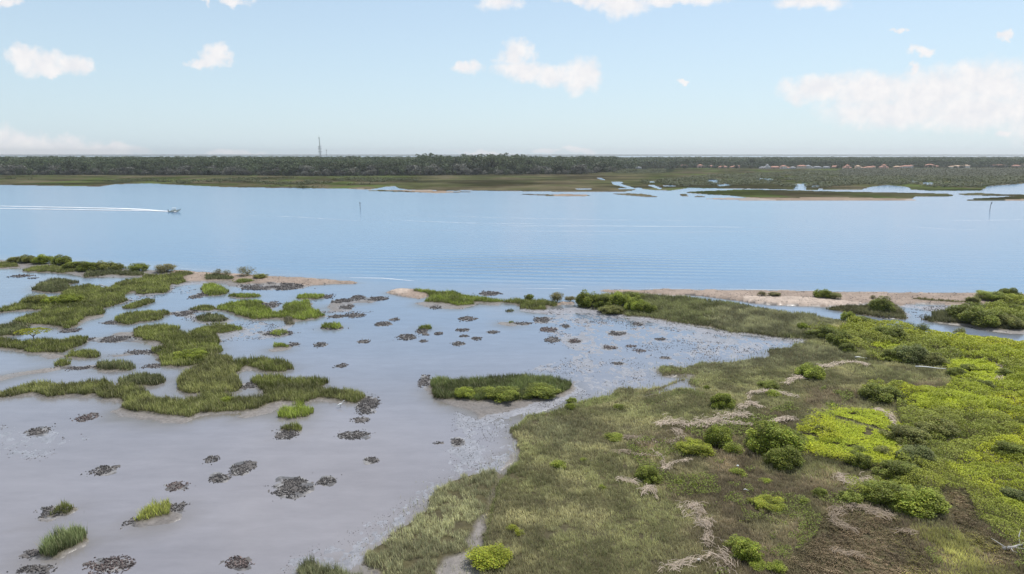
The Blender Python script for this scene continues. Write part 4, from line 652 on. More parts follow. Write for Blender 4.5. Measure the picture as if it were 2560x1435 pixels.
# loose shells sprinkled over the wet mudflat
mk = lambda x, y: (look(FILM, x, y) > 0) & (look(grassbase, x, y) < 1) & (fbm(x, y, 5, 4, 100)*.6+fbm(x, y, .9, 2, 101)*.4 > .55)
x, y = scatter(mk, 46, 190, lambda d: 6.5); D = dist(x, y); z = np.maximum(ground_z(x, y), -.01)
V, F, cl = lumps(x, y, z, np.clip(D*.0007, .05, .12)*(.5+rng.random(len(x))), 999)
tag(link('loose_shells', qmesh('loose_shells', V, F, M_shell, {'col': cl})), 'small dark shells sprinkled over the wet grey mudflat', 'shells', kind='stuff')
mk = lambda x, y: ((look(SAND, x, y) > 0) | ((look(MUD, x, y) > 0) & (fbm(x, y, 2, 3, 103) > .5))) & (look(grassbase, x, y) < 1) & (fbm(x, y, 1.5, 3, 102) > .5)
x, y = scatter(mk, 60, 250, lambda d: 1.6); D = dist(x, y); z = np.maximum(ground_z(x, y), 0)
V, F, cl = lumps(x, y, z, np.clip(D*.0006, .05, .12)*(.5+rng.random(len(x))), 998)
tag(link('beach_rubble', qmesh('beach_rubble', V, F, M_shell, {'col': cl*1.5})), 'dark shell rubble strewn along beach and banks', 'shell rubble', kind='stuff')

# ------------------------------------------------------------------ dead reed wrack
WR = [('G',[(1020,340),(1150,310),(1250,345),(1400,320),(1520,285),(1700,260)],42,'broad pale straw pile in the middle of the meadow'), ('G',[(1150,375),(1200,430),(1130,465),(980,470),(830,475)],28,'hooked straw line below the broad pile'), ('G',[(1620,215),(1700,175),(1780,215)],26,'upper straw pile beside a bright round bush'),
 ('G',[(680,545),(800,540),(870,575),(960,565)],14,'thin brown straw wisp on the left of the meadow'), ('G',[(980,535),(1060,590),(1055,680),(1120,630),(1270,600)],14,'thin curved straw line above the ball-shaped bush'), ('G',[(720,740),(860,770)],16,'short straw wisp left of the ball-shaped bush'), ('G',[(900,860),(950,800),(1000,850),(1010,890)],24,'small straw tuft below the ball-shaped bush'),
 ('G',[(1190,1000),(1290,930),(1350,1000),(1300,1040),(1380,1100)],40,'tangled straw heap at the bottom centre of the meadow'), ('G',[(1400,1040),(1390,1120),(1400,1200),(1370,1240)],34,'straw trail running down from the tangled heap'), ('G',[(1030,1430),(1150,1390),(1330,1335),(1440,1290)],18,'long thin straw line at the bottom edge'), ('G',[(1440,1280),(1530,1310),(1540,1390),(1450,1440)],38,'curved straw heap at the bottom edge'),
 ('G',[(1690,150),(1700,100),(1850,90),(2060,135)],16,'thin straw arc above the upper pile'), ('G',[(1850,320),(1960,290),(2030,295)],12,'thin straw wisp right of the broad pile'), ('G',[(1500,330),(1600,330),(1720,345)],18,'straw fringe at the right end of the broad pile'), ('G',[(870,430),(760,430),(900,440)],16,'brown straw wisp behind the low weed patch'),
 ('K',[(740,650),(830,700),(930,720),(1040,680)],40,'pink straw patch below the lime mats'), ('K',[(690,980),(850,890),(1010,930),(1180,990)],45,'pale matted reeds at the top of the dark brown reeds'), ('K',[(690,1010),(800,1060),(900,1110)],28,'straw streak on the left of the dark brown reeds'), ('K',[(1230,1100),(1370,1110)],14,'pale reed streak right of the dark brown reeds'), ('K',[(700,1260),(830,1290),(960,1300)],16,'pale streak low in the dark brown reeds'), ('K',[(1060,120),(1180,170),(1215,250)],26,'whitish dead patch right of the split lime mat'), ('K',[(250,215),(370,185)],12,'thin straw wisp left of the lime mats'),
 ('D',[(380,1110),(450,1060),(530,1040)],24,'small straw heap at the back of the meadow'), ('D',[(680,945),(760,950),(880,915),(1000,900),(1130,935)],20,'straw line below the dark grass bay'), ('D',[(2330,930),(2390,990),(2330,1080)],22,'pale dead patch in the back lime mat')]
for i, (bk, pl, wpx, label) in enumerate(WR):
    s, ox, oy = BL[bk]; pp = np.array([P2W(ox+a/s, oy+b/s, .4) for a, b in pl]); D = float(dist(pp[:, 0].mean(), pp[:, 1].mean())); wm = wpx/s*D/FPX
    seg = np.linalg.norm(np.diff(pp, axis=0), axis=1); tot = seg.sum(); n_ = int(30+tot*wm*46); r = np.random.default_rng(400+i); tt = r.random(n_)*tot; cs = np.concatenate([[0], np.cumsum(seg)])
    j = np.clip(np.searchsorted(cs, tt)-1, 0, len(seg)-1); f = ((tt-cs[j])/seg[j])[:, None]; c0 = pp[j]*(1-f)+pp[j+1]*f; dr_ = (pp[j+1]-pp[j])/seg[j][:, None]; ang = np.arctan2(dr_[:, 1], dr_[:, 0])+r.normal(size=n_)*.75
    off = r.normal(size=n_)*wm*.62*(.25+1.3*vn(tt/1.1, tt*0, i)); k_ = vn(tt/.9+50, tt*0, i+3); x = c0[:, 0]-dr_[:, 1]*off; y = c0[:, 1]+dr_[:, 0]*off*1.6; ln = (.35+.95*r.random(n_)); w2 = np.clip(D*.00022, .015, .038)
    ln = ln*(.45+.9*k_); z = ground_z(x, y)+.22+.25*r.random(n_); dx, dy = np.cos(ang)*ln/2, np.sin(ang)*ln/2; bx, by = -np.sin(ang)*w2, np.cos(ang)*w2; cv = (r.random(n_)-.5)*.5
    V = np.empty((n_, 6, 3)); 
    for q, t in enumerate((-1, 0, 1)):
        zz = z+(.10 if t == 0 else -.05*r.random(n_)); mx_ = x+dx*t-dy*(1-t*t)*cv; my_ = y+dy*t+dx*(1-t*t)*cv
        V[:, 2*q] = np.stack([mx_-bx, my_-by, zz], -1); V[:, 2*q+1] = np.stack([mx_+bx, my_+by, zz+.02], -1)
    b_ = np.arange(n_)[:, None]*6; F = np.stack([b_+np.array([0, 1, 3, 2]), b_+np.array([2, 3, 5, 4])], 1).reshape(-1, 4)
    bc = np.array((.52, .425, .335)) if 'brown' not in label else np.array((.33, .26, .19)); c_ = bc*(.6+.75*r.random((n_, 1)))
    x0, y0 = pp.mean(0); V = V-np.array((x0, y0, 0)); o = link('reed_wrack', qmesh('reed_wrack', V, F, M_straw, {'col': np.repeat(c_, 6, 0)})); o.location = (x0, y0, 0); tag(o, label, 'dead reeds', 'piles of dead reeds washed into the meadow')
def at(bk, x, y, z=0.): s, ox, oy = BL[bk]; a, b = P2W(ox+x/s, oy+y/s, z); return float(a), float(b)
def pole(bk, x0, y0, x1, y1, r, z, name, label, cat, mat):
    a = at(bk, x0, y0, z); b = at(bk, x1, y1, z); m_ = MB(); c_ = ((a[0]+b[0])/2, (a[1]+b[1])/2); n_ = 7
    m_.tube([((a[0]+(b[0]-a[0])*t)-c_[0], (a[1]+(b[1]-a[1])*t)-c_[1]+.08*math.sin(t*7), z+.05*math.sin(t*5)) for t in np.linspace(0, 1, n_)], [r*(1-.4*t) for t in np.linspace(0, 1, n_)], 8)
    o = m_.build(name, mat, smooth=True); o.location = (c_[0], c_[1], 0); tag(o, label, cat); return o
pole('D',1565,936,1850,956,.10,.75,'driftwood_pole','long bleached pole lying in the scrub','driftwood',M_white)
pole('D',1015,852,1120,858,.12,.55,'driftwood_plank','short white plank on the bare mud beside the hedge','driftwood',M_white)
pole('G',1655,812,1695,812,.05,.6,'white_stick','short white stick in the dark brush','stick',M_white)
pole('A',890,330,965,348,.16,.35,'driftwood_log','pale log lying on the big island beside a pool','driftwood',M_grey)
pole('K',795,780,800,850,.05,.5,'dead_reed_stalk','single upright pale reed stalk','reed',M_grey)
for bk, x, y, label in (('G',1320,1332,'white litter scrap in the bottom reed wrack'), ('G',1505,285,'white litter scrap on the broad straw pile'), ('G',1610,638,'tiny white litter scrap in the brown brush'), ('A',608,533,'tiny white litter scrap on the largest grass island')):
    a = at(bk, x, y, .5); m_ = MB().loft([[(math.cos(t)*q, math.sin(t)*q*.7, z) for t in np.arange(7)*.9] for q, z in ((.05, 0), (.17, .05), (.14, .14), (.05, .17))]); o = m_.build('litter_scrap', M_white); o.location = (a[0], a[1], .5); tag(o, label, 'litter')
# grey dead branches at the right edge
a = at('Z', 2525, 1368, .6); e = empty('fallen_dead_tree', (a[0], a[1], .5)); tag(e, 'bleached fallen dead tree with bare branches at the right edge', 'dead tree')
m_ = MB().tube([(-.6, .1, -.1), (.3, -.1, .15), (1.4, .2, .35), (2.6, .5, .55)], [.16, .14, .10, .04], 8); m_.build('trunk', M_grey, e, True)
m_ = MB()
for p in ([(-.3, 0, 0), (-.9, .5, .35), (-1.2, .9, .5)], [(.1, 0, .05), (-.2, -.6, .1), (.3, -1.0, .05)], [(1.0, .1, .25), (1.3, .8, .7), (1.8, 1.3, 1.1)], [(1.7, .3, .4), (2.2, .1, .9), (2.6, .2, 1.3)], [(.3, -.1, .1), (.9, -.6, .3), (1.5, -.7, .2)], [(-.3, 0, 0), (-.6, -.3, .3), (-.5, -.6, .7)]): m_.tube(p, [.07, .045, .012], 6)
m_.build('branch', M_grey, e, True)
# white egret wading in the cove
a = at('Z', 851, 1018.5, 0); e = empty('white_egret', (a[0], a[1], 0), rad(25)); tag(e, 'white egret wading in the cove with its neck stretched forward', 'bird')
pr = [(-.52, .30, .02), (-.40, .36, .07), (-.20, .43, .12), (0, .50, .14), (.16, .56, .10), (.25, .62, .05), (.33, .72, .035), (.42, .84, .03), (.50, .93, .035), (.56, .96, .045), (.63, .96, .03)]
m_ = MB().tube([(x, 0, z) for x, z, _ in pr], [q for *_, q in pr], 10); o = m_.build('body', M_white, e, True)
M_beak = plain('beak', (.6, .4, .06)); MB().tube([(.62, 0, .96), (.78, 0, .94)], [.018, .004], 6).build('beak', M_beak, e)
for sx in (-.05, .06): MB().tube([(0, sx, .42), (.03, sx, .22), (0, sx, -.15)], [.014, .012, .010], 6).build('leg', M_dark, e)

# ------------------------------------------------------------------ boat, wake, channel markers
u0, v0 = 437, 530; a = P2W(u0, v0); e = empty('motor_boat', (float(a[0]), float(a[1]), 0), rad(4)); tag(e, 'white centre console motor boat speeding right with its bow up', 'boat')
M_hull = plain('hull_paint', (.72, .72, .62), .25, .04); M_blk = plain('black_plastic', (.02, .02, .022), .35); M_glass = plain('tinted_glass', (.03, .05, .07), .1)
def section(x, w, zk, zc, zs): return [(x, 0, zk), (x, w*.80, zc), (x, w, zs), (x, w*.86, zs), (x, w*.80, zs-.12), (x, -w*.80, zs-.12), (x, -w*.86, zs), (x, -w, zs), (x, -w*.80, zc)]
tilt = lambda pts: [(x*math.cos(rad(6))-z*math.sin(rad(6)), y, x*math.sin(rad(6))+z*math.cos(rad(6))+.25) for x, y, z in pts]
m_ = MB().loft([tilt(section(*q)) for q in ((-3.6, 1.15, -.25, .0, .75), (-2, 1.22, -.3, .0, .78), (0, 1.25, -.3, .05, .85), (1.8, 1.1, -.22, .22, .98), (3.0, .68, .05, .5, 1.12), (3.7, .22, .55, .85, 1.22), (4.0, .04, .95, 1.05, 1.26))]); m_.build('hull', M_hull, e, False)
m_ = MB(); 
for sy in (-1.2, 1.2): m_.tube([tilt([p])[0] for p in ((-3.6, sy*.98, .66), (0, sy*1.06, .74), (1.8, sy*.94, .88), (3.0, sy*.58, 1.04), (3.9, sy*.06, 1.2))], .05, 6)
m_.build('rub_rail', M_blk, e)
MB().box((-.1, 0, 1.15), (1.1, .9, .95), tx=.8).build('console', M_hull, e); MB().box((.35, 0, 1.75), (.08, .85, .42)).build('windscreen', M_glass, e)
t = MB().box((-.3, 0, 2.55), (2.4, 1.7, .10), tx=.92, ty=.9).build('hard_top', M_white, e)
for sx in (-1.1, .5):
    for sy in (-.62, .62): MB().tube([(sx, sy, .9), (sx*.95, sy*1.05, 2.52)], .04, 6).build('top_support', M_grey, e)
m_ = MB().loft([[(x, y, z) for x, y in ((-4.2, -.2), (-3.75, -.24), (-3.75, .24), (-4.2, .2))] for z in (.9, 1.15, 1.4, 1.5)]); m_.box((-4.0, 0, .5), (.22, .16, 1.2)); m_.build('outboard_motor', M_blk, e)
MB().box((-1.6, 0, 1.1), (.6, .9, .8), tx=.85).build('seat', M_white, e)
m, n, l, b = newmat('foam'); b.inputs['Base Color'].default_value = (.86, .87, .88, 1); b.inputs['Roughness'].default_value = .8
at_ = n.new('ShaderNodeAttribute'); at_.attribute_name = 'foam'; g_ = n.new('ShaderNodeNewGeometry'); tx = n.new('ShaderNodeTexNoise'); tx.inputs['Scale'].default_value = .35; tx.inputs['Detail'].default_value = 5
mp = n.new('ShaderNodeMapping'); mp.inputs['Scale'].default_value = (.25, 1.4, 1); l.new(g_.outputs['Position'], mp.inputs[0]); l.new(mp.outputs[0], tx.inputs['Vector'])
al = math_n(n, l, 'MULTIPLY_ADD', tx.outputs['Fac'], 1.6, math_n(n, l, 'SUBTRACT', at_.outputs['Fac'], .97)); l.new(math_n(n, l, 'MULTIPLY', al, at_.outputs['Fac'], clamp=True), b.inputs['Alpha']); M_foam = m
def ribbon(name, pl, wd, st, label, z=.03, lift=0):
    pp = np.array([[float(q) for q in P2W(a, b)] for a, b in pl]); T = np.linspace(0, len(pp)-1, len(pp)*14); j = np.clip(T.astype(int), 0, len(pp)-2); f = (T-j)[:, None]; p = pp[j]*(1-f)+pp[j+1]*f
    d = np.gradient(p, axis=0); d /= np.linalg.norm(d, axis=1)[:, None]; nr = np.stack([-d[:, 1], d[:, 0]], -1); w = np.interp(T/T[-1], np.linspace(0, 1, len(wd)), wd); s_ = np.interp(T/T[-1], np.linspace(0, 1, len(st)), st)
    V = []; A = []
    for k in (-1, -.4, 0, .4, 1): V.append(np.concatenate([p+nr*w[:, None]*k/2, np.full((len(p), 1), z+lift*(1-abs(k)))], 1)); A.append(s_*(0 if abs(k) == 1 else 1))
    V = np.stack(V, 1); A = np.stack(A, 1); ni, nj = A.shape; idx = np.arange(ni*nj).reshape(ni, nj); F = np.stack([idx[:-1, :-1], idx[:-1, 1:], idx[1:, 1:], idx[1:, :-1]], -1).reshape(-1, 4)
    return tag(link(name, qmesh(name, V, F, M_foam, {'foam': A.ravel()}, True)), label, 'foam', kind='stuff')
ribbon('boat_wake', [(436,529.5),(420,529),(380,527),(300,526),(150,524),(0,521.5),(-300,518)], [2.2,4,5,6,7,8], [1.2,1.25,1.2,1.0,.85,.75], 'white foam wake behind the speeding boat', .05, .25)
ribbon('boat_wake', [(425,527.5),(395,526.5),(360,524),(300,521.5),(150,518.5),(0,515.5),(-300,511)], [1.2,4,8,7,7,8], [.9,1.1,1.2,1.0,.85,.75], 'upper foam line of the speeding boat wake', .04, .25)
ribbon('boat_wake', [(442,531),(432,530),(424,529)], [1.0,2.6,2.2], [1.25,1.25,1.1], 'spray beside the boat hull', .12, .35)
def PL(bk, *xy): return P(bk, *xy)
for pl, w, s_ in ((PL('L',1345,580,1800,590,2200,602,2560,625)+PL('M',200,640,500,655), 2, .62), (PL('M',0,582,400,590,900,600,1300,612,2000,625,2560,630)+PL('R',400,634,1100,632), 2.2, .66), (PL('M',0,613,500,632,1000,650,1500,654,2000,660), 2.2, .72), (PL('M',900,665,1300,670,2000,670,2560,674)+PL('R',500,680,1300,684), 2.0, .9),
    (PL('M',300,690,900,705,1500,709,2100,710,2560,716)+PL('R',700,708,1500,716), 1.8, .7), (PL('R',1500,655,1800,682,2100,701,2500,692), 1.8, .7), (PL('R',1700,640,2100,630,2560,624,2900,620), 1.8, .72), (PL('M',1500,742,2100,730,2560,722), 1.5, .55), (PL('L',1345,540,1800,552,2200,562,2560,580), 2, .55)):
    ribbon('foam_streak', pl, [w*.5, w, w*.5], [s_*.5, s_, s_*.9, s_*.4], 'faint white foam streak across the river')
for pl, w, s_ in ((PL('B',900,118,1050,126,1300,130,1600,156,1750,160), 1.0, .95), (PL('C',80,228,400,222,700,226,1000,232), .9, .75), (PL('C',200,192,500,190,760,196,960,206), .9, .6), (PL('Z',0,651,200,658,420,668,640,688,800,700), .8, .6), (PL('C',1100,236,1700,224,2400,232)+PL('D',600,242,1400,255,2560,268), .9, .7)):
    ribbon('shore_foam', pl, [w*.5, w, w*.5], [s_*.4, s_, s_*.9, s_*.3], 'thin foam line where wavelets meet the near shore')
def marker(u, v, lean, label):
    x, y = [float(q) for q in P2W(u, v)]; D = float(dist(x, y)); h = 15.5*D/FPX; e = empty('channel_marker', (x, y, 0)); tag(e, label, 'channel marker', 'channel markers in the river')
    MB().tube([(0, 0, -2), (.02*lean, 0, h*.35), (.10*lean, 0, h*.7), (.22*lean, 0, h)], [.17, .16, .15, .15], 10).build('post', M_dark, e, True)
    MB().box((.24*lean, -.16 if lean else -.22, h*.90), (.75 if lean else .5, .06, .75), 0 if not lean else .3).build('day_board', M_dark, e)
    if lean: MB().tube([(.25*lean, 0, h), (.55*lean, 0, h+.5)], [.2, .28], 8).build('osprey_nest', M_bark, e)
marker(900.5, 521.5, 0, 'straight dark channel marker post left of centre'); marker(2474.5, 526, 1.6, 'bent dark channel marker post near the right edge')

# ------------------------------------------------------------------ far woods: individual front trees, the rest one mass
def crown_mesh(seed, kind):
    r = np.random.default_rng(seed); n = 620 if kind != 'pine' else 300; K = 14; L_ = []
    for i in range(K):
        a = r.random()*6.28; q = .18+.24*r.random()
        L_.append((math.cos(a)*q, math.sin(a)*q, (.16+.66*r.random()) if kind != 'pine' else (.66+.28*r.random()), .13+.11*r.random()))
    L_.append((0, 0, .6 if kind != 'pine' else .85, .24)); L_ = np.array(L_); k = r.choice(len(L_), n, p=L_[:, 3]/L_[:, 3].sum()); d = r.normal(size=(n, 3)); d /= np.linalg.norm(d, axis=1)[:, None]
    p = L_[k, :3]+d*L_[k, 3:4]*(1-.3*r.random((n, 1))); V, F = cards(p[:, 0], p[:, 1], p[:, 2], .095*(.6+.8*r.random(n)), .4, seed+9)
    cl = (.6+.8*r.random((n, 1)))*(.6+.7*(k/len(L_)))[:, None]*np.ones((1, 3)); return qmesh('crown', V, F, M_leaf, {'col': np.repeat(cl, 4, 0)})
def trunk_mesh(seed, kind):
    r = random.Random(seed); m = MB().tube([(0, 0, -.02), (.01, 0, .4), (0, .01, .8)], [.022, .016, .008], 6)
    for i in range(4): a = r.random()*6.28; z = .35+.1*i if kind != 'pine' else .6+.06*i; m.tube([(0, 0, z), (math.cos(a)*.2, math.sin(a)*.2, z+.15)], [.009, .004], 5)
    return m.mesh('trunk', M_bark)
TR = {k: ([crown_mesh(s+o, k) for s in range(3)], [trunk_mesh(s+o, k) for s in range(2)]) for k, o in (('oak', 500), ('pine', 520), ('grey', 540))}
EDGE_U = np.array([-500, 0, 300, 700, 860, 1150, 1300, 1530, 1545, 1560]); EDGE_V = np.array([438, 438, 438, 441, 441, 438, 437, 434, 430, 424])
def edge_v(u): return np.interp(u, [-500, 0, 500, 700, 860, 1150, 1300, 1450, 1500, 1530, 1550, 1680, 1690, 3060], [438, 438, 438.5, 440.5, 441, 438, 437, 436, 432, 431, 433, 431, 421, 419])
TLAB = {'oak': 'dark green broadleaf tree in the front edge of the woods across the river', 'pine': 'tall bare-stemmed pine rising above the woods across the river', 'grey': 'greyish low tree at the foot of the woods across the river'}
def tree(x, y, h, kind, g=1.):
    cr, tk = TR[kind]; w = h*(1.25 if kind == 'grey' else .95 if kind == 'oak' else .6)*random.uniform(.75, 1.35)
    e = empty('woodland_tree' if kind != 'pine' else 'pine_tree', (x, y, .3), random.random()*6.28, (w, w, h)); tag(e, TLAB[kind], 'tree', 'trees of the woods across the river')
    f = link('crown', random.choice(cr), e); link('trunk', random.choice(tk), e)
    b = {'oak': (.070, .090, .042), 'pine': (.078, .098, .044), 'grey': (.125, .125, .102)}[kind]; k = random.choice((.6, .8, 1, 1.2, 1.45))*g; f.color = (*[q*k for q in b], 1)
R_ = random.Random(4); cnt = 0
for row, (off, n_, kinds, h0, h1) in enumerate(((0, 110, ('grey', 'grey', 'oak'), 6, 14), (24, 90, ('oak', 'grey', 'oak'), 12, 21), (55, 75, ('oak', 'oak', 'pine'), 17, 27))):
    for i in range(n_):
        u = -60+(i+R_.random()*.8)*(1600/n_)
        if u > 1545: continue
        x, y = [float(q) for q in P2W(u, edge_v(u))]; kd = R_.choice(kinds); h = R_.uniform(h0, h1)
        if 1060 < u < 1300 and row: h *= 1.14
        tree(x, y+off+R_.uniform(-6, 6), h, kd); cnt += 1
for u, v in ((1183,437),(1190,436),(1258,436.5),(1225,437),(1165,437),(1100,438),(1732,424),(1900,423)): x, y = [float(q) for q in P2W(u, v)]; tree(x, y+60, 31 if u < 1300 else 24, 'pine')
# mass
def mass(U, dbase, hs, sizes, nq, colf, seed):
    pass
r = np.random.default_rng(12); X = []; Y = []
for d0, d1, sp_ in ((0, 160, 9.), (160, 500, 13.), (500, 1100, 20.), (1100, 2200, 34.), (2200, 3600, 55.)):
    for dd in np.arange(d0, d1, sp_*1.0):
        rng_y = 1120+dd; hw = (rng_y+620)*.86+60; n_ = int(2*hw/sp_); x = (r.random(n_)-.5)*2*hw; uq, _ = W2P(x, rng_y); _, ye_ = P2W(uq, edge_v(uq)); X.append(x); Y.append(ye_+dd+75+r.random(n_)*sp_)
X = np.concatenate(X); Y = np.concatenate(Y); Uq, _ = W2P(X, Y); dd = Y-P2W(Uq, edge_v(Uq))[1]
HOUSE_BAND = (Uq > 1560) & (dd < 110); k = ~HOUSE_BAND
clear = fbm(X, Y, 120, 3, 140); k &= ~((clear < .36) & (dd > 150)); X, Y, dd, Uq = X[k], Y[k], dd[k], Uq[k]
n_ = len(X); size = np.clip(6+dd*.006, 6, 24)*(.7+.6*r.random(n_)); H = np.clip(23-dd*.0018, 15, 23)+6*(fbm(X, Y, 90, 3, 141)-.5)*2*np.clip(1-dd/2500, .25, 1)+3*r.random(n_); H = np.where(dd < 130, H*.98, H); H = H+5*(r.random(n_) > .93)
H = np.where((Uq > 1040) & (Uq < 1310) & (dd < 500), H*1.13+2, H); H = np.where(Uq > 1540, H*.82-1.5*sstep(300, 0, dd), H); Dm = dist(X, Y)
nq = 40; q = r.normal(size=(n_, nq, 3)); q /= np.linalg.norm(q, axis=2)[..., None]; q[..., 2] = np.abs(q[..., 2])*1.0-.25
px_ = X[:, None]+q[..., 0]*size[:, None]*.62; py_ = Y[:, None]+q[..., 1]*size[:, None]*.62; pz_ = (H-size*.42)[:, None]+q[..., 2]*size[:, None]*.45; low = r.random((n_, nq)) < .38; pz_ = np.where(low, pz_-r.random((n_, nq))*H[:, None]*.60, pz_)
V, F = cards(px_.ravel(), py_.ravel(), pz_.ravel(), np.repeat(size*.34, nq), .4, 15)
cb = lerp(np.array((.054, .082, .034)), np.array((.098, .120, .055)), r.random((n_, 1)))*(.75+.5*fbm(X, Y, 60, 3, 142)[:, None]*1.2)
cv = np.repeat(cb[:, None], nq, 1)*(.65+.7*r.random((n_, nq, 1)))
tag(link('far_woods', qmesh('far_woods', V, F, M_leafc, {'col': np.repeat(cv.reshape(-1, 3), 4, 0)})), 'dark wooded plain stretching to the sea horizon', 'woods', kind='stuff'); print('mass trees', n_)
# dark floor under the woods so the marsh colour does not show through
# mangrove thickets on the far marsh
thick = raster([P('Z',1590,455,1640,450,1700,446,1760,440,1850,436,2000,430,2120,426,2300,424,3060,424,3060,455,2560,458,2450,470,2280,470,2160,462,2060,470,1990,470,1900,462,1750,466,1650,468), P('Z',1530,433,1560,424,1665,424,1665,433,1600,435), P('Z',-500,445,0,446,100,450,0,456,-500,458), P('Z',200,451,420,449,700,446,1000,446,1060,452,980,460,760,470,560,462,300,458)])
thick[FARW > 0] = 0
X = []; Y = []
for d in np.arange(640, 1750, 4.5):
    hw = d*.8+50; n_ = int(2*hw/4.0); x = (r.random(n_)-.5)*2*hw; y = d+r.random(n_)*4.5; uq, vq = W2P(x, y); fz = fbm(x, y*.6, 34, 4, 150)
    right = uq > 1560; k = (look(thick, x, y) > 0) & (look(farland, x, y) > 0) & (fz > np.where(right, .44, .545)-.10*(right & (vq < 447) & (uq > 2150))); X.append(x[k]); Y.append(y[k])
X = np.concatenate(X); Y = np.concatenate(Y); n_ = len(X); uq, vq = W2P(X, Y); hgt = np.where(uq > 2100, 3.2, 1.9)*(.6+.9*r.random(n_)); nq = 11
q = r.normal(size=(n_, nq, 3)); q /= np.linalg.norm(q, axis=2)[..., None]; V, F = cards((X[:, None]+q[..., 0]*2.2).ravel(), (Y[:, None]+q[..., 1]*2.2).ravel(), (.5+hgt[:, None]*(.55+.45*q[..., 2])).ravel(), 1.4+.6*r.random(n_*nq), 2.0, 16)
cb = lerp(np.array((.070, .085, .030)), np.array((.115, .125, .048)), fbm(X, Y, 25, 3, 151)[:, None]); cb = np.where(((uq > 2100) & (vq < 445))[:, None], cb*.5+np.array((.045, .045, .035)), cb)
tag(link('mangrove_thicket', qmesh('mangrove_thicket', V, F, M_leafc, {'col': np.repeat((np.repeat(cb[:, None], nq, 1)*(.85+.3*r.random((n_, nq, 1)))).reshape(-1, 3), 4, 0)})), 'low olive mangrove thickets across the far marsh', 'mangroves', kind='stuff'); print('thick', n_)

# ------------------------------------------------------------------ houses across the marsh
M_cream = plain('stucco_cream', (.62, .52, .42), .85, .06, .5); M_wht = plain('stucco_white', (.68, .66, .62), .85, .05, .5); M_pink = plain('stucco_pink', (.58, .40, .32), .85, .06, .5); M_greyw = plain('grey_siding', (.42, .43, .45), .85, .08, .5)
M_terra = plain('terracotta_tiles', (.42, .19, .13), .8, .22, .8); M_tan = plain('tan_tiles', (.52, .34, .22), .8, .15, .8); M_greyr = plain('grey_shingles', (.26, .26, .28), .85, .15, .8); M_metalr = plain('white_metal_roof', (.75, .76, .77), .4, .04); M_win = plain('window_glass', (.05, .065, .08), .15)
def hip(mb, cx, cy, z, w, d, h, ov=.7):
    a, b = w/2+ov, d/2+ov; rl = max(w/2-d/2, .3); v = [(cx-a, cy-b, z), (cx+a, cy-b, z), (cx+a, cy+b, z), (cx-a, cy+b, z), (cx-rl, cy, z+h), (cx+rl, cy, z+h)]
    mb.poly([v[0], v[1], v[5], v[4]]).poly([v[1], v[2], v[5]]).poly([v[2], v[3], v[4], v[5]]).poly([v[3], v[0], v[4]]).poly([v[3], v[2], v[1], v[0]])
def house(u, v, w, kind, wall, roof, label):
    x, y = [float(q) for q in P2W(u, v)]; D = float(dist(x, y)); e = empty('house', (x, y+8, .3), 0); tag(e, label, 'house', 'houses at the edge of the far marsh'); w = w*D/FPX; d = 11.
    wl = MB(); rf = MB(); wins = []
    if kind == 'two': blocks = [(0, 0, w, d, 6.4, 2.6)]
    elif kind == 'mix': blocks = [(-w*.14, 1, w*.55, d, 6.6, 2.8), (w*.30, 0, w*.40, d*.8, 3.4, 2.2), (-w*.42, -1, w*.16, d*.7, 3.2, 1.8)]
    elif kind == 'tower': blocks = [(w*.05, 1, w*.38, d*.7, 8.2, 3.0), (-w*.25, 0, w*.45, d, 4.2, 2.2), (w*.34, 0, w*.32, d*.9, 3.6, 2.2)]
    elif kind == 'long': blocks = [(0, 0, w*.6, d, 4.0, 2.8), (-w*.36, -1, w*.28, d*.8, 3.3, 2.0), (w*.36, .5, w*.28, d*.8, 5.8, 2.2)]
    else: blocks = [(0, 0, w, d*.8, 3.6, 2.6)]
    for cx, cy, bw, bd, bh, rh in blocks:
        wl.box((cx, cy, bh/2), (bw, bd, bh)); hip(rf, cx, cy, bh, bw, bd, rh)
        for fl in range(2 if bh > 5.5 else 1):
            k = max(1, int(bw/3.4))
            for i in range(k): wins.append((cx-bw/2+(i+.5)*bw/k, cy-bd/2-.02, 1.7+fl*3.0))
    wl.build('wall', wall, e); r_ = rf.build('roof', roof, e)
    for wx, wy, wz in wins[:10]: MB().box((wx, wy, wz), (1.5, .12, 1.5)).build('window', M_win, e)
    return e
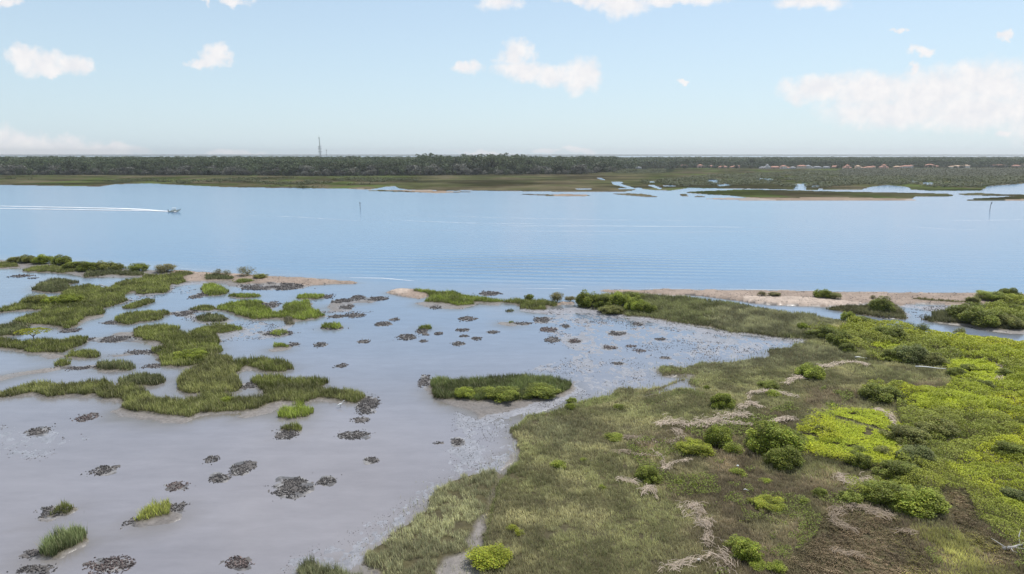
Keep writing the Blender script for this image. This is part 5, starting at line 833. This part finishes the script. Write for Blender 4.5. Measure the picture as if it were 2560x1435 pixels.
HS = [(1512,423,22,'tower',M_greyw,M_greyr,'grey two storey house with white gables at the left end of the marsh houses'), (1541,417,18,'tower',M_greyw,M_greyr,'grey gabled house behind trees, second from the left end'), (1562,421,24,'mix',M_greyw,M_greyr,'wide grey house, third from the left end'), (1597,423,14,'one',M_greyw,M_greyr,'small grey roofed house half hidden by trees at the wood edge'),
 (1650,413,12,'one',M_cream,M_tan,'small tan roofed cottage among trees'), (1712,417,16,'one',M_cream,M_terra,'orange roofed low house left of the white roof'), (1742,411,14,'one',M_wht,M_metalr,'white flat roofed house among the trees'), (1716,409,7,'one',M_wht,M_metalr,'tiny white roofed house left of the larger white roof'), (1755,420,18,'mix',M_pink,M_terra,'pinkish house right below the white roof'), (1780,419,14,'one',M_pink,M_terra,'pink low house half hidden in trees'),
 (1809,421,19,'one',M_pink,M_terra,'first wide pink roofed house of the open row'), (1839,421,22,'long',M_pink,M_terra,'domed pink roofed house of the open row'), (1908,423,12,'one',M_cream,M_greyr,'narrow cream house left of a white gabled one'), (1920,422,14,'tower',M_wht,M_greyr,'white gabled house with dark roof'), (1940,422,20,'one',M_pink,M_terra,'low pink house right of the white gabled one'), (1965,423,22,'mix',M_wht,M_terra,'bright white two storey house with pink roof'), (1985,423,12,'one',M_greyw,M_greyr,'narrow grey house right of the bright white one'),
 (2007,422,18,'two',M_cream,M_terra,'tall cream house with red roof'), (2026,422,18,'mix',M_wht,M_greyr,'white house with arched front and dark roof'), (2047,422,16,'one',M_greyw,M_greyr,'low grey house in the middle of the row'), (2069,422,14,'one',M_greyw,M_greyr,'second low grey house in the middle of the row'), (2087,421,20,'long',M_pink,M_terra,'pink roofed house right of the two grey ones'), (2121,423,17,'tower',M_pink,M_terra,'pink house with a tall centre tower'), (2151,423,16,'mix',M_cream,M_tan,'tan curved roof house'),
 (2176,423,26,'long',M_cream,M_terra,'long red roofed house beside the tan curved one'), (2213,422,18,'tower',M_pink,M_terra,'pink steep gabled house'), (2246,421,12,'one',M_pink,M_tan,'small orange house in trees'), (2269,420,28,'long',M_wht,M_terra,'wide red roofed house with white arches'), (2333,419,28,'mix',M_pink,M_terra,'orange turreted house right of the white arched one'), (2402,420,42,'long',M_wht,M_tan,'largest house with a wide tan hipped roof'), (2500,417,30,'one',M_greyw,M_terra,'dim long house behind trees near the right edge'), (2545,418,14,'one',M_pink,M_terra,'small red roofed house near the right edge'), (2562,417,12,'two',M_cream,M_tan,'cream house cut by the right edge')]
for h in HS: house(*h)
for u, v, w, label in ((285,400,16,'white roofed building far away in the woods on the left'), (240,412,26,'long pale building behind the left woods'), (265,410,18,'pale building right of the long pale one'), (835,402,14,'white roofed building right of the radio mast'), (880,404,10,'small pale building behind the woods'), (1210,402,22,'long pale roof above the tall centre woods')):
    x, y = P2W(u, v+9); x, y = float(x), float(y); k = 1.; e = empty('far_building', (x, y, 0)); tag(e, label, 'building', 'pale buildings far back in the woods'); D = float(dist(x, y)); wm = w*D/FPX; top = CAM_H-(v-3-HORV)*D/FPX
    w_ = MB().box((0, 0, top/2), (wm, 14, top)); w_.build('wall', M_wht, e); rf = MB(); hip(rf, 0, 0, top, wm, 14, 2.0, .5); rf.build('roof', M_metalr, e)
for u, v in [(1490+i*11+random.uniform(-5, 5), 424.5 if i < 8 else 421.5) for i in range(98)]:       # garden trees between and in front of the houses
    if random.random() < .25: continue
    x, y = [float(q) for q in P2W(u, v+(1.0 if u < 1700 else 0))]; back_ = random.random() < .72; h = random.uniform(6, 10) if back_ else random.uniform(2.5, 4.5)
    cr, tk = TR['oak']; w = h*random.uniform(.9, 1.4); e = empty('garden_tree', (x, y+(22 if back_ else 2), .3), random.random()*6, (w, w, h)); tag(e, 'dark round garden tree between the houses' if back_ else 'small dark garden bush in front of the houses', 'tree', 'garden trees around the marsh houses')
    f = link('crown', random.choice(cr), e); f.color = (.055*random.uniform(.7, 1.3), .068, .036, 1); link('trunk', random.choice(tk), e)

# ------------------------------------------------------------------ radio masts
M_steel = plain('galvanised_steel', (.22, .23, .25), .5, .08)
def mast(u, vt, D, r0, arrays, label, lean=0, whip=0):
    x = (u-1280)/FPX*D*cp; y = D; top = CAM_H+(HORV-vt)*D/FPX; e = empty('radio_mast', (x, y, 0)); tag(e, label, 'radio mast', 'radio masts above the far woods'); lx = lambda z: -lean*z/top
    m_ = MB(); n_ = 16
    for k in range(3):
        a = k*2.094+.5; m_.tube([(math.cos(a)*r0*(1-.55*t)+lx(top*t), math.sin(a)*r0*(1-.55*t), top*t) for t in (0, .5, 1)], .16*r0+.18, 5)
    for i in range(n_):
        z0, z1 = top*i/n_, top*(i+1)/n_; q0, q1 = r0*(1-.55*i/n_), r0*(1-.55*(i+1)/n_)
        for k in range(3): a, b_ = k*2.094+.5, (k+1)*2.094+.5; m_.tube([(math.cos(a)*q0+lx(z0), math.sin(a)*q0, z0), (math.cos(b_)*q1+lx(z1), math.sin(b_)*q1, z1)], .12, 4)
    m_.build('lattice', M_steel, e)
    for va, half, hh in arrays:
        z = CAM_H+(HORV-va)*D/FPX; b_ = MB().tube([(-half+lx(z), 0, z), (half+lx(z), 0, z)], .25, 5); 
        for sx in (-1, -.7, .7, 1): b_.box((sx*half+lx(z), 0, z), (1.1, .8, hh))
        b_.build('antenna_array', M_steel, e)
    if whip: MB().tube([(lx(top), 0, top), (lx(top)-.4, 0, top+whip)], [.3, .12], 5).build('whip_antenna', M_steel, e)
mast(802.6, 346, 2600, 2.0, ((346.5, 2.2, 2.2), (367, 5.6, 2.2), (372.5, 5.6, 3.0), (379.5, 5.5, 2.2)), 'tallest lattice radio mast with antenna platforms', 4.5, 14)
mast(798.2, 368, 2620, .9, ((368, 2.2, 2.0), (372.6, 2.6, 3.0), (379.5, 2.0, 2.2)), 'short thin mast just left of the tallest mast')
mast(816.4, 376, 2640, .7, ((375.5, 1.3, 2.6),), 'lone slim mast right of the tallest mast')

# ------------------------------------------------------------------ air between here and the horizon
hz = MB().box((0, 7000, 58.5), (30000, 15400, 123)).mesh('haze', None)
hz.materials.clear(); m = bpy.data.materials.new('haze'); m.use_nodes = True; n = m.node_tree.nodes; n.clear(); o_ = n.new('ShaderNodeOutputMaterial'); pv = n.new('ShaderNodeVolumePrincipled')
pv.inputs['Color'].default_value = (.97, .99, 1, 1); pv.inputs['Density'].default_value = 6.5e-5; pv.inputs['Anisotropy'].default_value = .45; m.node_tree.links.new(pv.outputs[0], o_.inputs['Volume']); hz.materials.append(m)
tag(link('haze', hz), 'pale blue haze over the far woods', 'haze', kind='stuff')
S.cycles.max_bounces = 6; S.cycles.diffuse_bounces = 2; S.cycles.glossy_bounces = 2; S.cycles.transmission_bounces = 3; S.cycles.transparent_max_bounces = 12; S.cycles.volume_bounces = 0
S.cycles.use_denoising = True
